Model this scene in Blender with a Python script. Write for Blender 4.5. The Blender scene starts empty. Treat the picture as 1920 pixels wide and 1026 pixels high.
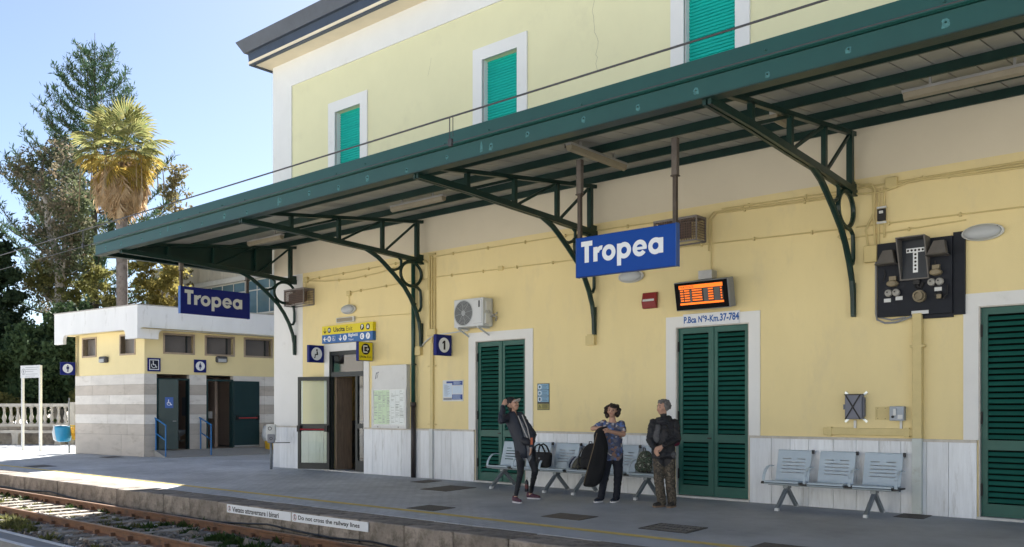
import bpy, bmesh, math, random
import numpy as np
from mathutils import Vector, Matrix, noise as mnoise
random.seed(7); rng = np.random.default_rng(7)
SC = bpy.context.scene
COL = SC.collection
R = math.radians
# ------------------------------------------------------------------ camera
cam = bpy.data.objects.new('camera', bpy.data.cameras.new('camera')); COL.objects.link(cam)
cam.location = (0, -13.94, 1.57)
cam.rotation_euler = (R(90), 0, R(41.08))
cam.data.sensor_width = 36; cam.data.lens = 36*1652/1920
cam.data.shift_y = 255/1920
cam.data.clip_end = 3000; cam.data.clip_start = .05
SC.camera = cam
# ------------------------------------------------------------------ world and sun
SUNV = Vector((-.665, 1, 1.176)).normalized()
W = bpy.data.worlds.new('World'); SC.world = W; W.use_nodes = True
nt = W.node_tree; bg = nt.nodes['Background']
sky = nt.nodes.new('ShaderNodeTexSky'); sky.sky_type = 'NISHITA'; sky.sun_disc = False
sky.sun_elevation = math.asin(SUNV.z); sky.sun_rotation = math.atan2(SUNV.x, SUNV.y)
sky.air_density = .75; sky.dust_density = .55; sky.ozone_density = .8; sky.altitude = 20
nt.links.new(sky.outputs[0], bg.inputs[0]); bg.inputs[1].default_value = .05
sun = bpy.data.objects.new('sun', bpy.data.lights.new('sun', 'SUN')); COL.objects.link(sun)
sun.data.energy = 5; sun.data.angle = R(.53); sun.data.color = (1, .97, .92)
sun.rotation_euler = SUNV.to_track_quat('Z', 'Y').to_euler()
SC.view_settings.view_transform = 'Standard'; SC.view_settings.look = 'None'
SC.view_settings.exposure = 1.97; SC.view_settings.gamma = 1; SC.view_settings.use_curve_mapping = False
SC.render.engine = 'CYCLES'
SC.cycles.max_bounces = 8; SC.cycles.diffuse_bounces = 5; SC.cycles.transparent_max_bounces = 12

# ------------------------------------------------------------------ materials
MATS = {}
def M(name, col, rough=.6, var=.12, scale=2.0, bump=0., bscale=60., metal=0., spec=.4, rnd=0., dirt=None, dscale=1.5, dth=.55, stretch=None):
    """plain paint / stone with cloudy tone variation, fine relief and blotches of dirt"""
    if name in MATS: return MATS[name]
    m = bpy.data.materials.new(name); m.use_nodes = True; n = m.node_tree.nodes; l = m.node_tree.links
    b = n['Principled BSDF']; b.inputs['Roughness'].default_value = rough; b.inputs['Metallic'].default_value = metal
    b.inputs['Specular IOR Level'].default_value = spec
    tc = n.new('ShaderNodeTexCoord'); vec = tc.outputs['Object']
    if stretch:
        mp = n.new('ShaderNodeMapping'); mp.inputs['Scale'].default_value = stretch; l.new(vec, mp.inputs[0]); vec = mp.outputs[0]
    nz = n.new('ShaderNodeTexNoise'); nz.inputs['Scale'].default_value = scale; nz.inputs['Detail'].default_value = 6; nz.inputs['Roughness'].default_value = .65
    l.new(vec, nz.inputs['Vector'])
    mr = n.new('ShaderNodeMapRange'); mr.inputs[1].default_value = .25; mr.inputs[2].default_value = .75
    mr.inputs[3].default_value = 1-var; mr.inputs[4].default_value = 1+var; l.new(nz.outputs['Fac'], mr.inputs[0])
    fac = mr.outputs[0]
    if rnd:
        oi = n.new('ShaderNodeObjectInfo'); r2 = n.new('ShaderNodeMapRange'); r2.inputs[3].default_value = 1-rnd; r2.inputs[4].default_value = 1+rnd
        l.new(oi.outputs['Random'], r2.inputs[0]); mu = n.new('ShaderNodeMath'); mu.operation = 'MULTIPLY'
        l.new(fac, mu.inputs[0]); l.new(r2.outputs[0], mu.inputs[1]); fac = mu.outputs[0]
    mx = n.new('ShaderNodeVectorMath'); mx.operation = 'SCALE'; mx.inputs[0].default_value = col[:3]; l.new(fac, mx.inputs['Scale'])
    out = mx.outputs[0]
    if dirt:
        n2 = n.new('ShaderNodeTexNoise'); n2.inputs['Scale'].default_value = dscale; n2.inputs['Detail'].default_value = 8; n2.inputs['Roughness'].default_value = .7
        mp2 = n.new('ShaderNodeMapping'); mp2.inputs['Location'].default_value = (3.1, 7.7, 1.3); l.new(vec, mp2.inputs[0]); l.new(mp2.outputs[0], n2.inputs['Vector'])
        cr = n.new('ShaderNodeMapRange'); cr.inputs[1].default_value = dth; cr.inputs[2].default_value = dth+.17; l.new(n2.outputs['Fac'], cr.inputs[0])
        mm = n.new('ShaderNodeMix'); mm.data_type = 'RGBA'; l.new(cr.outputs[0], mm.inputs[0]); l.new(out, mm.inputs[6]); mm.inputs[7].default_value = (*dirt[:3], 1)
        out = mm.outputs[2]
    l.new(out, b.inputs['Base Color'])
    if bump:
        nb = n.new('ShaderNodeTexNoise'); nb.inputs['Scale'].default_value = bscale; nb.inputs['Detail'].default_value = 4; l.new(tc.outputs['Object'], nb.inputs['Vector'])
        bp = n.new('ShaderNodeBump'); bp.inputs['Strength'].default_value = bump; bp.inputs['Distance'].default_value = .02
        l.new(nb.outputs['Fac'], bp.inputs['Height']); l.new(bp.outputs[0], b.inputs['Normal'])
    MATS[name] = m
    return m
def emit(name, col, s):
    m = bpy.data.materials.new(name); m.use_nodes = True; b = m.node_tree.nodes['Principled BSDF']
    b.inputs['Base Color'].default_value = (*col, 1); b.inputs['Emission Color'].default_value = (*col, 1); b.inputs['Emission Strength'].default_value = s
    return m
def glassmat(name, tint=(.9, .95, .95), trans=.6, rough=.03):
    m = bpy.data.materials.new(name); m.use_nodes = True; n = m.node_tree.nodes; l = m.node_tree.links
    n.remove(n['Principled BSDF']); out = n['Material Output']
    tr = n.new('ShaderNodeBsdfTransparent'); tr.inputs[0].default_value = (*tint, 1)
    gl = n.new('ShaderNodeBsdfGlossy'); gl.inputs['Roughness'].default_value = rough; gl.inputs[0].default_value = (.95, .97, 1, 1)
    fr = n.new('ShaderNodeFresnel'); fr.inputs[0].default_value = 1.5
    ad = n.new('ShaderNodeMath'); ad.operation = 'ADD'; ad.use_clamp = True; ad.inputs[1].default_value = 1-trans; l.new(fr.outputs[0], ad.inputs[0])
    ge = n.new('ShaderNodeNewGeometry'); iv = n.new('ShaderNodeMath'); iv.operation = 'SUBTRACT'; iv.inputs[0].default_value = 1; l.new(ge.outputs['Backfacing'], iv.inputs[1])
    mu = n.new('ShaderNodeMath'); mu.operation = 'MULTIPLY'; l.new(ad.outputs[0], mu.inputs[0]); l.new(iv.outputs[0], mu.inputs[1]); ad = mu
    mx = n.new('ShaderNodeMixShader'); l.new(ad.outputs[0], mx.inputs[0]); l.new(tr.outputs[0], mx.inputs[1]); l.new(gl.outputs[0], mx.inputs[2])
    l.new(mx.outputs[0], out.inputs[0]); return m
def leafmat(name, c1, c2, scale=.6, trans=.35, rough=.5):
    """leaf with two tones mixed by a cloud texture, letting some light through"""
    m = bpy.data.materials.new(name); m.use_nodes = True; n = m.node_tree.nodes; l = m.node_tree.links
    b = n['Principled BSDF']; b.inputs['Roughness'].default_value = max(rough,.65); b.inputs['Specular IOR Level'].default_value = .12; out = n['Material Output']
    tc = n.new('ShaderNodeTexCoord'); nz = n.new('ShaderNodeTexNoise'); nz.inputs['Scale'].default_value = scale; nz.inputs['Detail'].default_value = 5; nz.inputs['Roughness'].default_value = .75
    l.new(tc.outputs['Object'], nz.inputs['Vector']); mr = n.new('ShaderNodeMapRange'); mr.inputs[1].default_value = .35; mr.inputs[2].default_value = .65; l.new(nz.outputs['Fac'], mr.inputs[0])
    mm = n.new('ShaderNodeMix'); mm.data_type = 'RGBA'; l.new(mr.outputs[0], mm.inputs[0]); mm.inputs[6].default_value = (*c1, 1); mm.inputs[7].default_value = (*c2, 1)
    l.new(mm.outputs[2], b.inputs['Base Color'])
    t = n.new('ShaderNodeBsdfTranslucent'); l.new(mm.outputs[2], t.inputs[0])
    mx = n.new('ShaderNodeMixShader'); mx.inputs[0].default_value = trans; l.new(b.outputs[0], mx.inputs[1]); l.new(t.outputs[0], mx.inputs[2]); l.new(mx.outputs[0], out.inputs[0])
    return m

# ------------------------------------------------------------------ mesh builder
class MB:
    def __init__(s): s.v = []; s.f = []; s.m = []
    def add(s, vs, fs, m=0):
        o = len(s.v); s.v += [tuple(p) for p in vs]; s.f += [tuple(i+o for i in f) for f in fs]; s.m += [m]*len(fs); return s
    def box(s, x0, x1, y0, y1, z0, z1, m=0):
        return s.add([(x0,y0,z0),(x1,y0,z0),(x1,y1,z0),(x0,y1,z0),(x0,y0,z1),(x1,y0,z1),(x1,y1,z1),(x0,y1,z1)],
                     [(3,2,1,0),(4,5,6,7),(0,1,5,4),(1,2,6,5),(2,3,7,6),(3,0,4,7)], m)
    def bar(s, p, q, w, h, m=0, up=(0,0,1)):
        """rectangular bar between two points, w sideways, h along up"""
        p = Vector(p); q = Vector(q); d = (q-p).normalized(); u = Vector(up)
        if abs(d.dot(u)) > .98: u = Vector((0,1,0))
        a = d.cross(u).normalized(); u = a.cross(d).normalized()
        vs = [c + a*(i*w/2) + u*(j*h/2) for c in (p,q) for i,j in ((-1,-1),(1,-1),(1,1),(-1,1))]
        return s.add(vs, [(3,2,1,0),(4,5,6,7),(0,1,5,4),(1,2,6,5),(2,3,7,6),(3,0,4,7)], m)
    def extr(s, poly, vec, m=0):
        """3-D polygon pushed along vec"""
        n = len(poly); vec = Vector(vec); a = [Vector(p) for p in poly]; b = [p+vec for p in a]
        nor = Vector((0,0,0))
        for i in range(n): nor += a[i].cross(a[(i+1)%n])
        fl = nor.dot(vec) > 0
        fs = [tuple(range(n)) if not fl else tuple(reversed(range(n))), tuple(reversed(range(n,2*n))) if not fl else tuple(range(n,2*n))]
        for i in range(n):
            j = (i+1)%n; fs.append((j,i,n+i,n+j) if not fl else (i,j,n+j,n+i))
        return s.add(a+b, fs, m)
    def tube(s, pts, r, n=6, m=0, caps=True, closed=False):
        pts = [Vector(p) for p in pts]; k = len(pts); rr = r if hasattr(r,'__len__') else [r]*k
        t0 = (pts[1]-pts[0]).normalized(); ref = Vector((0,0,1)) if abs(t0.z) < .9 else Vector((1,0,0))
        vs = []; a = t0.cross(ref).normalized()
        for i in range(k):
            if closed: t = (pts[(i+1)%k]-pts[i-1]).normalized()
            else: t = (pts[min(i+1,k-1)]-pts[max(i-1,0)]).normalized()
            a = (a - t*a.dot(t))
            if a.length < 1e-6: a = t.orthogonal()
            a.normalize(); b = t.cross(a)
            vs += [pts[i] + (a*math.cos(2*math.pi*j/n) + b*math.sin(2*math.pi*j/n))*rr[i] for j in range(n)]
        fs = []
        for i in range(k if closed else k-1):
            i2 = (i+1)%k
            for j in range(n): fs.append((i*n+j, i*n+(j+1)%n, i2*n+(j+1)%n, i2*n+j))
        if caps and not closed: fs += [tuple(reversed(range(n))), tuple(range((k-1)*n, k*n))]
        return s.add(vs, fs, m)
    def lathe(s, prof, n=16, c=(0,0,0), axis='z', m=0, sx=1., sy=1., caps=True):
        vs = []
        for r, h in prof:
            for j in range(n):
                x = r*math.cos(2*math.pi*j/n)*sx; y = r*math.sin(2*math.pi*j/n)*sy
                p = (x,y,h) if axis=='z' else ((x,-h,y) if axis=='-y' else (h,x,y))
                vs.append((p[0]+c[0],p[1]+c[1],p[2]+c[2]))
        fs = []; k = len(prof)
        for i in range(k-1):
            for j in range(n): fs.append((i*n+j, i*n+(j+1)%n, (i+1)*n+(j+1)%n, (i+1)*n+j))
        if caps: fs += [tuple(reversed(range(n))), tuple(range((k-1)*n,k*n))]
        return s.add(vs, fs, m)
    def disc(s, cx, cz, r, y, n=24, m=0, th=.001, sx=1.):
        """flat disc facing -y"""
        pts = [(cx+r*sx*math.cos(2*math.pi*i/n), y, cz+r*math.sin(2*math.pi*i/n)) for i in range(n)]
        return s.extr(pts, (0,th,0), m)
    def ring(s, cx, cz, ro, ri, y, a0=0, a1=360, n=24, m=0, th=.001):
        """flat ring sector facing -y"""
        A = [R(a0+(a1-a0)*i/n) for i in range(n+1)]
        for i in range(n):
            c0,s0,c1,s1 = math.cos(A[i]),math.sin(A[i]),math.cos(A[i+1]),math.sin(A[i+1])
            s.extr([(cx+ri*c0,y,cz+ri*s0),(cx+ro*c0,y,cz+ro*s0),(cx+ro*c1,y,cz+ro*s1),(cx+ri*c1,y,cz+ri*s1)], (0,th,0), m)
        return s
    def plate(s, pts, y, m=0, th=.001):
        return s.extr([(p[0],y,p[1]) for p in pts], (0,th,0), m)
    def mesh(s, name, mats, smooth=False):
        me = bpy.data.meshes.new(name); me.from_pydata(s.v, [], s.f)
        for mt in (mats if isinstance(mats,(list,tuple)) else [mats]): me.materials.append(mt)
        if any(s.m): me.polygons.foreach_set('material_index', s.m)
        if smooth: me.polygons.foreach_set('use_smooth', [True]*len(me.polygons))
        me.update(); return me
    def build(s, name, mats, parent=None, loc=None, rotz=None, smooth=False):
        return link(name, s.mesh(name, mats, smooth), parent, loc, rotz)
def link(name, me, parent=None, loc=None, rotz=None):
    o = bpy.data.objects.new(name, me); COL.objects.link(o)
    if parent: o.parent = parent
    if loc is not None: o.location = loc
    if rotz is not None: o.rotation_euler = (0,0,rotz)
    return o
def tag(o, label=None, cat=None, group=None, kind=None):
    if label: o['label'] = label
    if cat: o['category'] = cat
    if group: o['group'] = group
    if kind: o['kind'] = kind
    return o
def thing(name, label, cat, loc=(0,0,0), rotz=0, group=None):
    o = bpy.data.objects.new(name, None); COL.objects.link(o); o.empty_display_size = .2
    o.location = loc; o.rotation_euler = (0,0,rotz); return tag(o, label, cat, group)
def copytree(o, parent=None):
    c = o.copy(); COL.objects.link(c)
    if parent: c.parent = parent
    for ch in o.children: copytree(ch, c)
    return c
def bevel(o, w=.01, seg=2):
    md = o.modifiers.new('bevel','BEVEL'); md.width = w; md.segments = seg; md.limit_method = 'ANGLE'; return o
def textmesh(name, s, width, height, mat, bold=0., depth=.002, x0=0., z0=0., y=0., squeeze=True):
    """lettering standing in the xz plane facing -y, lower left corner at x0, z0"""
    cu = bpy.data.curves.new(name,'FONT'); cu.body = s; cu.size = 1; cu.offset = bold; cu.extrude = 0; cu.resolution_u = 3
    ob = bpy.data.objects.new(name, cu); me = bpy.data.meshes.new_from_object(ob); bpy.data.objects.remove(ob)
    co = np.empty(len(me.vertices)*3); me.vertices.foreach_get('co', co); co = co.reshape(-1,3)
    if len(co):
        mn = co.min(0); mx = co.max(0); sx = width/max(1e-6,(mx[0]-mn[0])); sz = height/max(1e-6,(mx[1]-mn[1]))
        new = np.stack([x0+(co[:,0]-mn[0])*sx, np.full(len(co), y), z0+(co[:,1]-mn[1])*sz], 1)
        me.vertices.foreach_set('co', new.ravel())
    me.materials.clear(); me.materials.append(mat)
    me.update(); return me
def text(parent, s, width, height, mat, x0, z0, y, bold=0., name='lettering'):
    return link(name, textmesh(name, s, width, height, mat, bold, 0, x0, z0, y), parent)
def arc(cy, cz, r, a0, a1, n, x=0.):
    return [(x, cy+r*math.cos(R(a0+(a1-a0)*i/n)), cz+r*math.sin(R(a0+(a1-a0)*i/n))) for i in range(n+1)]
# ------------------------------------------------------------------ palette
yel_up = M('plaster_yellow_upper', (.70,.675,.43), .85, .05, .5, .12, 90, rnd=0, dirt=(.64,.615,.40), dscale=.8, dth=.56)
yel_lo = M('plaster_yellow_lower', (.76,.635,.335), .85, .05, .7, .15, 80, dirt=(.70,.59,.33), dscale=1.3, dth=.53, stretch=(1.3,1.3,.55))
beige = M('plaster_beige', (.68,.61,.47), .85, .05, .6, .1, 80)
white = M('plaster_white', (.72,.72,.70), .8, .05, .8, .08, 90, dirt=(.58,.58,.54), dscale=1.2, dth=.6)
soffit_m = M('soffit_paint', (.78,.68,.50), .8, .08, 1.5)
marble = M('dado_marble', (.66,.69,.72), .35, .12, 3, .05, 30, rnd=.09, dirt=(.43,.44,.44), dscale=1.8, dth=.56, stretch=(4.5,4.5,.5))
stone_trim = M('ledge_stone', (.5,.47,.42), .6, .2, 8, .2, 60)
green = M('canopy_green', (.008,.055,.046), .38, .12, 1.5, spec=.5, rnd=.06)
dgreen = M('bracket_green', (.006,.028,.022), .4, .25, 4, .1, 40)
doorgreen = M('shutter_green', (.012,.098,.076), .42, .15, 2, rnd=.10)
teal = M('roller_teal', (.0,.40,.33), .5, .06, 1.5, rnd=.05)
galv = M('roof_sheet_grey', (.34,.34,.31), .5, .15, 3, rnd=.08, dirt=(.21,.20,.18), dscale=3, dth=.58)
steel = M('galvanised_steel', (.42,.42,.41), .45, .12, 6, metal=.5)
rustpost = M('post_brown', (.07,.055,.045), .6, .25, 6, .1, 60)
darkm = M('dark_frame', (.022,.027,.027), .45, .1, 3)
black = M('black_paint', (.012,.012,.013), .5, .15, 4)
blk = M('black_print', (.012,.011,.011), .6, .0)
wht = M('white_print', (.80,.82,.83), .6, .03)
blue = M('sign_blue', (.005,.055,.30), .5, .04, 2, spec=.15)
navy = M('sign_navy', (.010,.018,.15), .5, .04, 2, spec=.15)
blue2 = M('sign_light_blue', (.015,.115,.36), .45, .04, 2)
yell = M('sign_yellow', (.70,.58,.005), .45, .05, 2)
plas = M('white_plastic', (.60,.61,.60), .45, .06, 4, spec=.5, dirt=(.42,.41,.38), dscale=5, dth=.6)
gplas = M('grey_plastic', (.20,.21,.24), .5, .08, 4)
ycond = M('conduit_yellow', (.60,.49,.23), .6, .08, 5)
zinc = M('gutter_zinc', (.045,.06,.088), .45, .25, 1.2, .05, 20, spec=.5)
glass = glassmat('window_glass', (.74,.80,.74), .97)
mirror_glass = glassmat('transom_glass', (.55,.6,.6), .96)
concrete = M('concrete', (.30,.29,.27), .85, .2, 3, .3, 40, rnd=.12, dirt=(.13,.12,.10), dscale=2.2, dth=.55)

# ------------------------------------------------------------------ ground, platform, track bed
g = MB(); g.add([(-900,-900,-.66),(900,-900,-.66),(900,1500,-.66),(-900,1500,-.66)], [(0,1,2,3)])
tag(g.build('ground', M('dry_earth', (.30,.27,.22), .95, .3, .3, .4, 8)), kind='structure')

def pavemat():
    m = bpy.data.materials.new('platform_paving'); m.use_nodes = True; n = m.node_tree.nodes; l = m.node_tree.links
    b = n['Principled BSDF']; b.inputs['Roughness'].default_value = .8
    tc = n.new('ShaderNodeTexCoord')
    br = n.new('ShaderNodeTexBrick'); br.inputs['Scale'].default_value = 1; br.inputs['Brick Width'].default_value = .24; br.inputs['Row Height'].default_value = .12
    br.inputs['Mortar Size'].default_value = .006; br.inputs['Color1'].default_value = (.53,.54,.55,1); br.inputs['Color2'].default_value = (.47,.48,.49,1); br.inputs['Mortar'].default_value = (.26,.26,.26,1)
    l.new(tc.outputs['Object'], br.inputs['Vector'])
    nz = n.new('ShaderNodeTexNoise'); nz.inputs['Scale'].default_value = .55; nz.inputs['Detail'].default_value = 9; nz.inputs['Roughness'].default_value = .68; l.new(tc.outputs['Object'], nz.inputs['Vector'])
    cr = n.new('ShaderNodeMapRange'); cr.inputs[1].default_value = .3; cr.inputs[2].default_value = .7; cr.inputs[3].default_value = .72; cr.inputs[4].default_value = 1.22; l.new(nz.outputs['Fac'], cr.inputs[0])
    # smooth asphalt / screed takes over towards the right
    sx = n.new('ShaderNodeSeparateXYZ'); l.new(tc.outputs['Object'], sx.inputs[0])
    n3 = n.new('ShaderNodeTexNoise'); n3.inputs['Scale'].default_value = .5; n3.inputs['Detail'].default_value = 4; l.new(tc.outputs['Object'], n3.inputs['Vector'])
    wob = n.new('ShaderNodeMath'); wob.operation = 'MULTIPLY_ADD'; wob.inputs[1].default_value = 2.5; l.new(n3.outputs['Fac'], wob.inputs[0])
    ax = n.new('ShaderNodeMath'); ax.operation = 'ADD'; l.new(sx.outputs[0], ax.inputs[0]); wob.inputs[2].default_value = 0; l.new(wob.outputs[0], ax.inputs[1])
    my = n.new('ShaderNodeMath'); my.operation = 'MULTIPLY'; my.inputs[1].default_value = 1.4; l.new(sx.outputs[1], my.inputs[0])
    ay = n.new('ShaderNodeMath'); ay.operation = 'ADD'; l.new(ax.outputs[0], ay.inputs[0]); l.new(my.outputs[0], ay.inputs[1])
    th = n.new('ShaderNodeMapRange'); th.inputs[1].default_value = -13.6; th.inputs[2].default_value = -12.6; l.new(ay.outputs[0], th.inputs[0])
    mx = n.new('ShaderNodeMix'); mx.data_type = 'RGBA'; l.new(th.outputs[0], mx.inputs[0]); l.new(br.outputs[0], mx.inputs[6]); mx.inputs[7].default_value = (.36,.375,.39,1)
    sc = n.new('ShaderNodeVectorMath'); sc.operation = 'SCALE'; l.new(mx.outputs[2], sc.inputs[0]); l.new(cr.outputs[0], sc.inputs['Scale'])
    # dark spots and smears
    n4 = n.new('ShaderNodeTexNoise'); n4.inputs['Scale'].default_value = 2.2; n4.inputs['Detail'].default_value = 10; n4.inputs['Roughness'].default_value = .75
    mp = n.new('ShaderNodeMapping'); mp.inputs['Scale'].default_value = (1,2.6,1); l.new(tc.outputs['Object'], mp.inputs[0]); l.new(mp.outputs[0], n4.inputs['Vector'])
    c4 = n.new('ShaderNodeMapRange'); c4.inputs[1].default_value = .60; c4.inputs[2].default_value = .72; c4.inputs[4].default_value = .6; l.new(n4.outputs['Fac'], c4.inputs[0])
    m2 = n.new('ShaderNodeMix'); m2.data_type = 'RGBA'; l.new(c4.outputs[0], m2.inputs[0]); l.new(sc.outputs[0], m2.inputs[6]); m2.inputs[7].default_value = (.16,.163,.167,1)
    l.new(m2.outputs[2], b.inputs['Base Color'])
    inv = n.new('ShaderNodeMath'); inv.operation = 'SUBTRACT'; inv.inputs[0].default_value = 1; l.new(th.outputs[0], inv.inputs[1])
    hm = n.new('ShaderNodeMath'); hm.operation = 'MULTIPLY'; l.new(br.outputs['Fac'], hm.inputs[0]); l.new(inv.outputs[0], hm.inputs[1])
    fine = n.new('ShaderNodeTexNoise'); fine.inputs['Scale'].default_value = 35; fine.inputs['Detail'].default_value = 4; l.new(tc.outputs['Object'], fine.inputs['Vector'])
    hs = n.new('ShaderNodeMath'); hs.operation = 'MULTIPLY_ADD'; hs.inputs[1].default_value = -1.0; l.new(hm.outputs[0], hs.inputs[0]); l.new(fine.outputs['Fac'], hs.inputs[2])
    bp = n.new('ShaderNodeBump'); bp.inputs['Strength'].default_value = .35; bp.inputs['Distance'].default_value = .02; l.new(hs.outputs[0], bp.inputs['Height']); l.new(bp.outputs[0], b.inputs['Normal'])
    return m
pave = pavemat()
p = MB()   # platform falls 2 % from the wall to the track
p.add([(-120,-4.78,-.0956),(8,-4.78,-.0956),(8,0,0),(-120,0,0),(8,60,0),(-120,60,0),(-120,-4.78,-.66),(8,-4.78,-.66)], [(0,1,2,3),(3,2,4,5),(6,7,1,0)])
plat = tag(p.build('platform', pave), kind='structure')
kerb_m = M('kerb_stone_grey', (.25,.215,.18), .88, .35, 3, .9, 25, rnd=.22, dirt=(.10,.085,.065), dscale=3.5, dth=.48)
kb = MB().box(-.492,.492,-5.42,-4.786,-.47,-.098).mesh('kerb_stone', kerb_m)
for i in range(68):
    o = link('kerb_stone', kb, plat, (-66+i*1.0+rng.uniform(-.003,.003), rng.uniform(-.012,.012), rng.uniform(-.006,.004)))
    bevel(o, .014, 1)
MB().box(-120,8,-5.36,-4.79,-.66,-.472).build('wall_footing', concrete, plat)
yline = M('worn_yellow_paint', (.66,.50,.15), .7, .2, 2, dirt=(.40,.36,.24), dscale=5, dth=.56)
yl = MB(); yl.add([(-120,-4.26,-.0812),(8,-4.26,-.0812),(8,-4.1,-.078),(-120,-4.1,-.078)], [(0,1,2,3)])
tag(yl.build('yellow_safety_line', yline), kind='structure')
# low walkway across the track with white painted edges
wk = MB().box(-60,-6,-8.72,-8.2,-.66,-.52)
walk = tag(wk.build('walkway', M('walkway_concrete', (.24,.24,.235), .85, .2, 2, .3, 30)), kind='structure')
for y in (-8.27,-8.66): MB().box(-60,-6,y-.045,y+.045,-.519,-.514).build('edge_line', M('worn_white_paint', (.62,.62,.60), .7, .15, 4, dirt=(.3,.3,.29), dscale=6, dth=.58), walk)

bal = M('ballast_bed', (.14,.125,.105), .95, .4, 6, .8, 25, dirt=(.06,.06,.035), dscale=1.2, dth=.5)
tb = MB(); N=60; 
for i in range(N+1):
    for j in range(9):
        x = -90+i*1.6; y = -8.2+j*(2.84/8); tb.v.append((x,y,-.60+.05*mnoise.noise(Vector((x*1.3,y*1.7,0)))-(.06 if j in (0,8) else 0)))
for i in range(N):
    for j in range(8): a=i*9+j; tb.f.append((a,a+9,a+10,a+1)); tb.m.append(0)
tag(tb.build('track_bed', bal), kind='structure')
# loose stones, nobody could count them
ST = [(-.5,-.5,-.4),(.5,-.45,-.5),(.45,.5,-.4),(-.5,.4,-.5),(-.35,-.4,.45),(.4,-.35,.35),(.35,.4,.5),(-.4,.35,.35)]
SF = np.array([(3,2,1,0),(4,5,6,7),(0,1,5,4),(1,2,6,5),(2,3,7,6),(3,0,4,7)])
def stones(name, n, xr, yr, size, mat, zbase=-.585):
    bx = np.array(ST)
    c = np.stack([xr[0]+(xr[1]-xr[0])*rng.random(n)**.8, rng.uniform(yr[0],yr[1],n), np.full(n,zbase)+rng.uniform(-.02,.035,n)],1)
    s = (size*rng.lognormal(0,.38,n))[:,None,None]*rng.uniform(.7,1.25,(n,1,3))
    v = bx[None]*(1+rng.uniform(-.35,.35,(n,8,3)))*s
    a = rng.uniform(0,2*math.pi,n); ca,sa = np.cos(a),np.sin(a); t = rng.uniform(-.5,.5,n); ct,st_ = np.cos(t),np.sin(t)
    x = v[:,:,0]*ca[:,None]-v[:,:,1]*sa[:,None]; y = v[:,:,0]*sa[:,None]+v[:,:,1]*ca[:,None]; z = v[:,:,2]
    y2 = y*ct[:,None]-z*st_[:,None]; z2 = y*st_[:,None]+z*ct[:,None]
    V = np.stack([x,y2,z2],2)+c[:,None]
    F = (SF[None]+(np.arange(n)*8)[:,None,None]).reshape(-1,4)
    me = bpy.data.meshes.new(name); me.from_pydata(V.reshape(-1,3).tolist(), [], F.tolist()); me.materials.append(mat)
    return tag(link(name, me), kind='stuff')
def stonemat():
    m = bpy.data.materials.new('ballast_stone'); m.use_nodes = True; n = m.node_tree.nodes; l = m.node_tree.links; b = n['Principled BSDF']; b.inputs['Roughness'].default_value=.9
    gm = n.new('ShaderNodeNewGeometry'); cr = n.new('ShaderNodeValToRGB'); l.new(gm.outputs['Random Per Island'], cr.inputs[0])
    e = cr.color_ramp.elements; e[0].color=(.15,.135,.115,1); e[1].color=(.55,.54,.51,1)
    for pos,c in ((.3,(.22,.19,.155,1)),(.6,(.29,.265,.23,1)),(.8,(.21,.15,.105,1))):
        q = e.new(pos); q.color = c
    l.new(cr.outputs[0], b.inputs['Base Color']); return m
sm = stonemat()
stones('ballast_stones', 26000, (-30,-9.5), (-8.16,-5.5), .043, sm, -.606)
stones('ballast_stones', 2200, (-52,-28), (-8.16,-5.5), .055, sm, -.61)
stones('rubble_stones', 200, (-26,-9.5), (-5.7,-5.45), .08, sm, -.585)

# track
trk = thing('railway_track', 'rusty railway track with two rails on sleepers in weedy ballast', 'railway track', (-20,-6.5,-.6))
rail_m = M('rusty_rail', (.17,.085,.045), .75, .3, 5, .2, 50, dirt=(.09,.055,.04), dscale=4, dth=.5)
head_m = M('worn_rail_head', (.24,.15,.10), .42, .25, 6, metal=.35)
prof = [(-.07,0),(.07,0),(.07,.012),(.012,.035),(.01,.115),(.034,.128),(.034,.158),(-.034,.158),(-.034,.128),(-.01,.115),(-.012,.035),(-.07,.012)]
for y in (-5.74,-7.235):
    rb = MB(); rb.extr([(-90,y+a,b) for a,b in prof], (99,0,0)); rb.box(-90,9,y-.03,y+.03,.1585,.162,1)
    ro = rb.build('rail', [rail_m, head_m], trk, (20,6.5,.04))
    cl = MB(); cl.extr([(-.045,-.0,.012),(.045,0,.012),(.03,0,.085),(-.03,0,.085)], (0,.075,0)).box(-.06,.06,-.03,.12,.0,.02)
    cm = cl.mesh('rail_clip', rail_m)
    for i in range(62):
        for sgn in (1,-1):
            if sgn == 1 and i % 2 and i < 20: continue
            o = link('rail_clip', cm, ro, (-44+i*.6, y+(.012 if sgn>0 else -.012), .0), 0 if sgn>0 else math.pi)
slp_m = M('weathered_sleeper', (.30,.265,.22), .9, .35, 4, .5, 30, rnd=.25, dirt=(.15,.13,.10), dscale=3, dth=.5)
slm = MB().box(-.12,.12,-1.22,1.22,-.1,.045).mesh('sleeper', slp_m)
for i in range(62):
    o = link('sleeper', slm, trk, (20-44+i*.6, .01+rng.uniform(-.03,.03), .018+rng.uniform(-.012,.008)), rng.uniform(-.015,.015))

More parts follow.
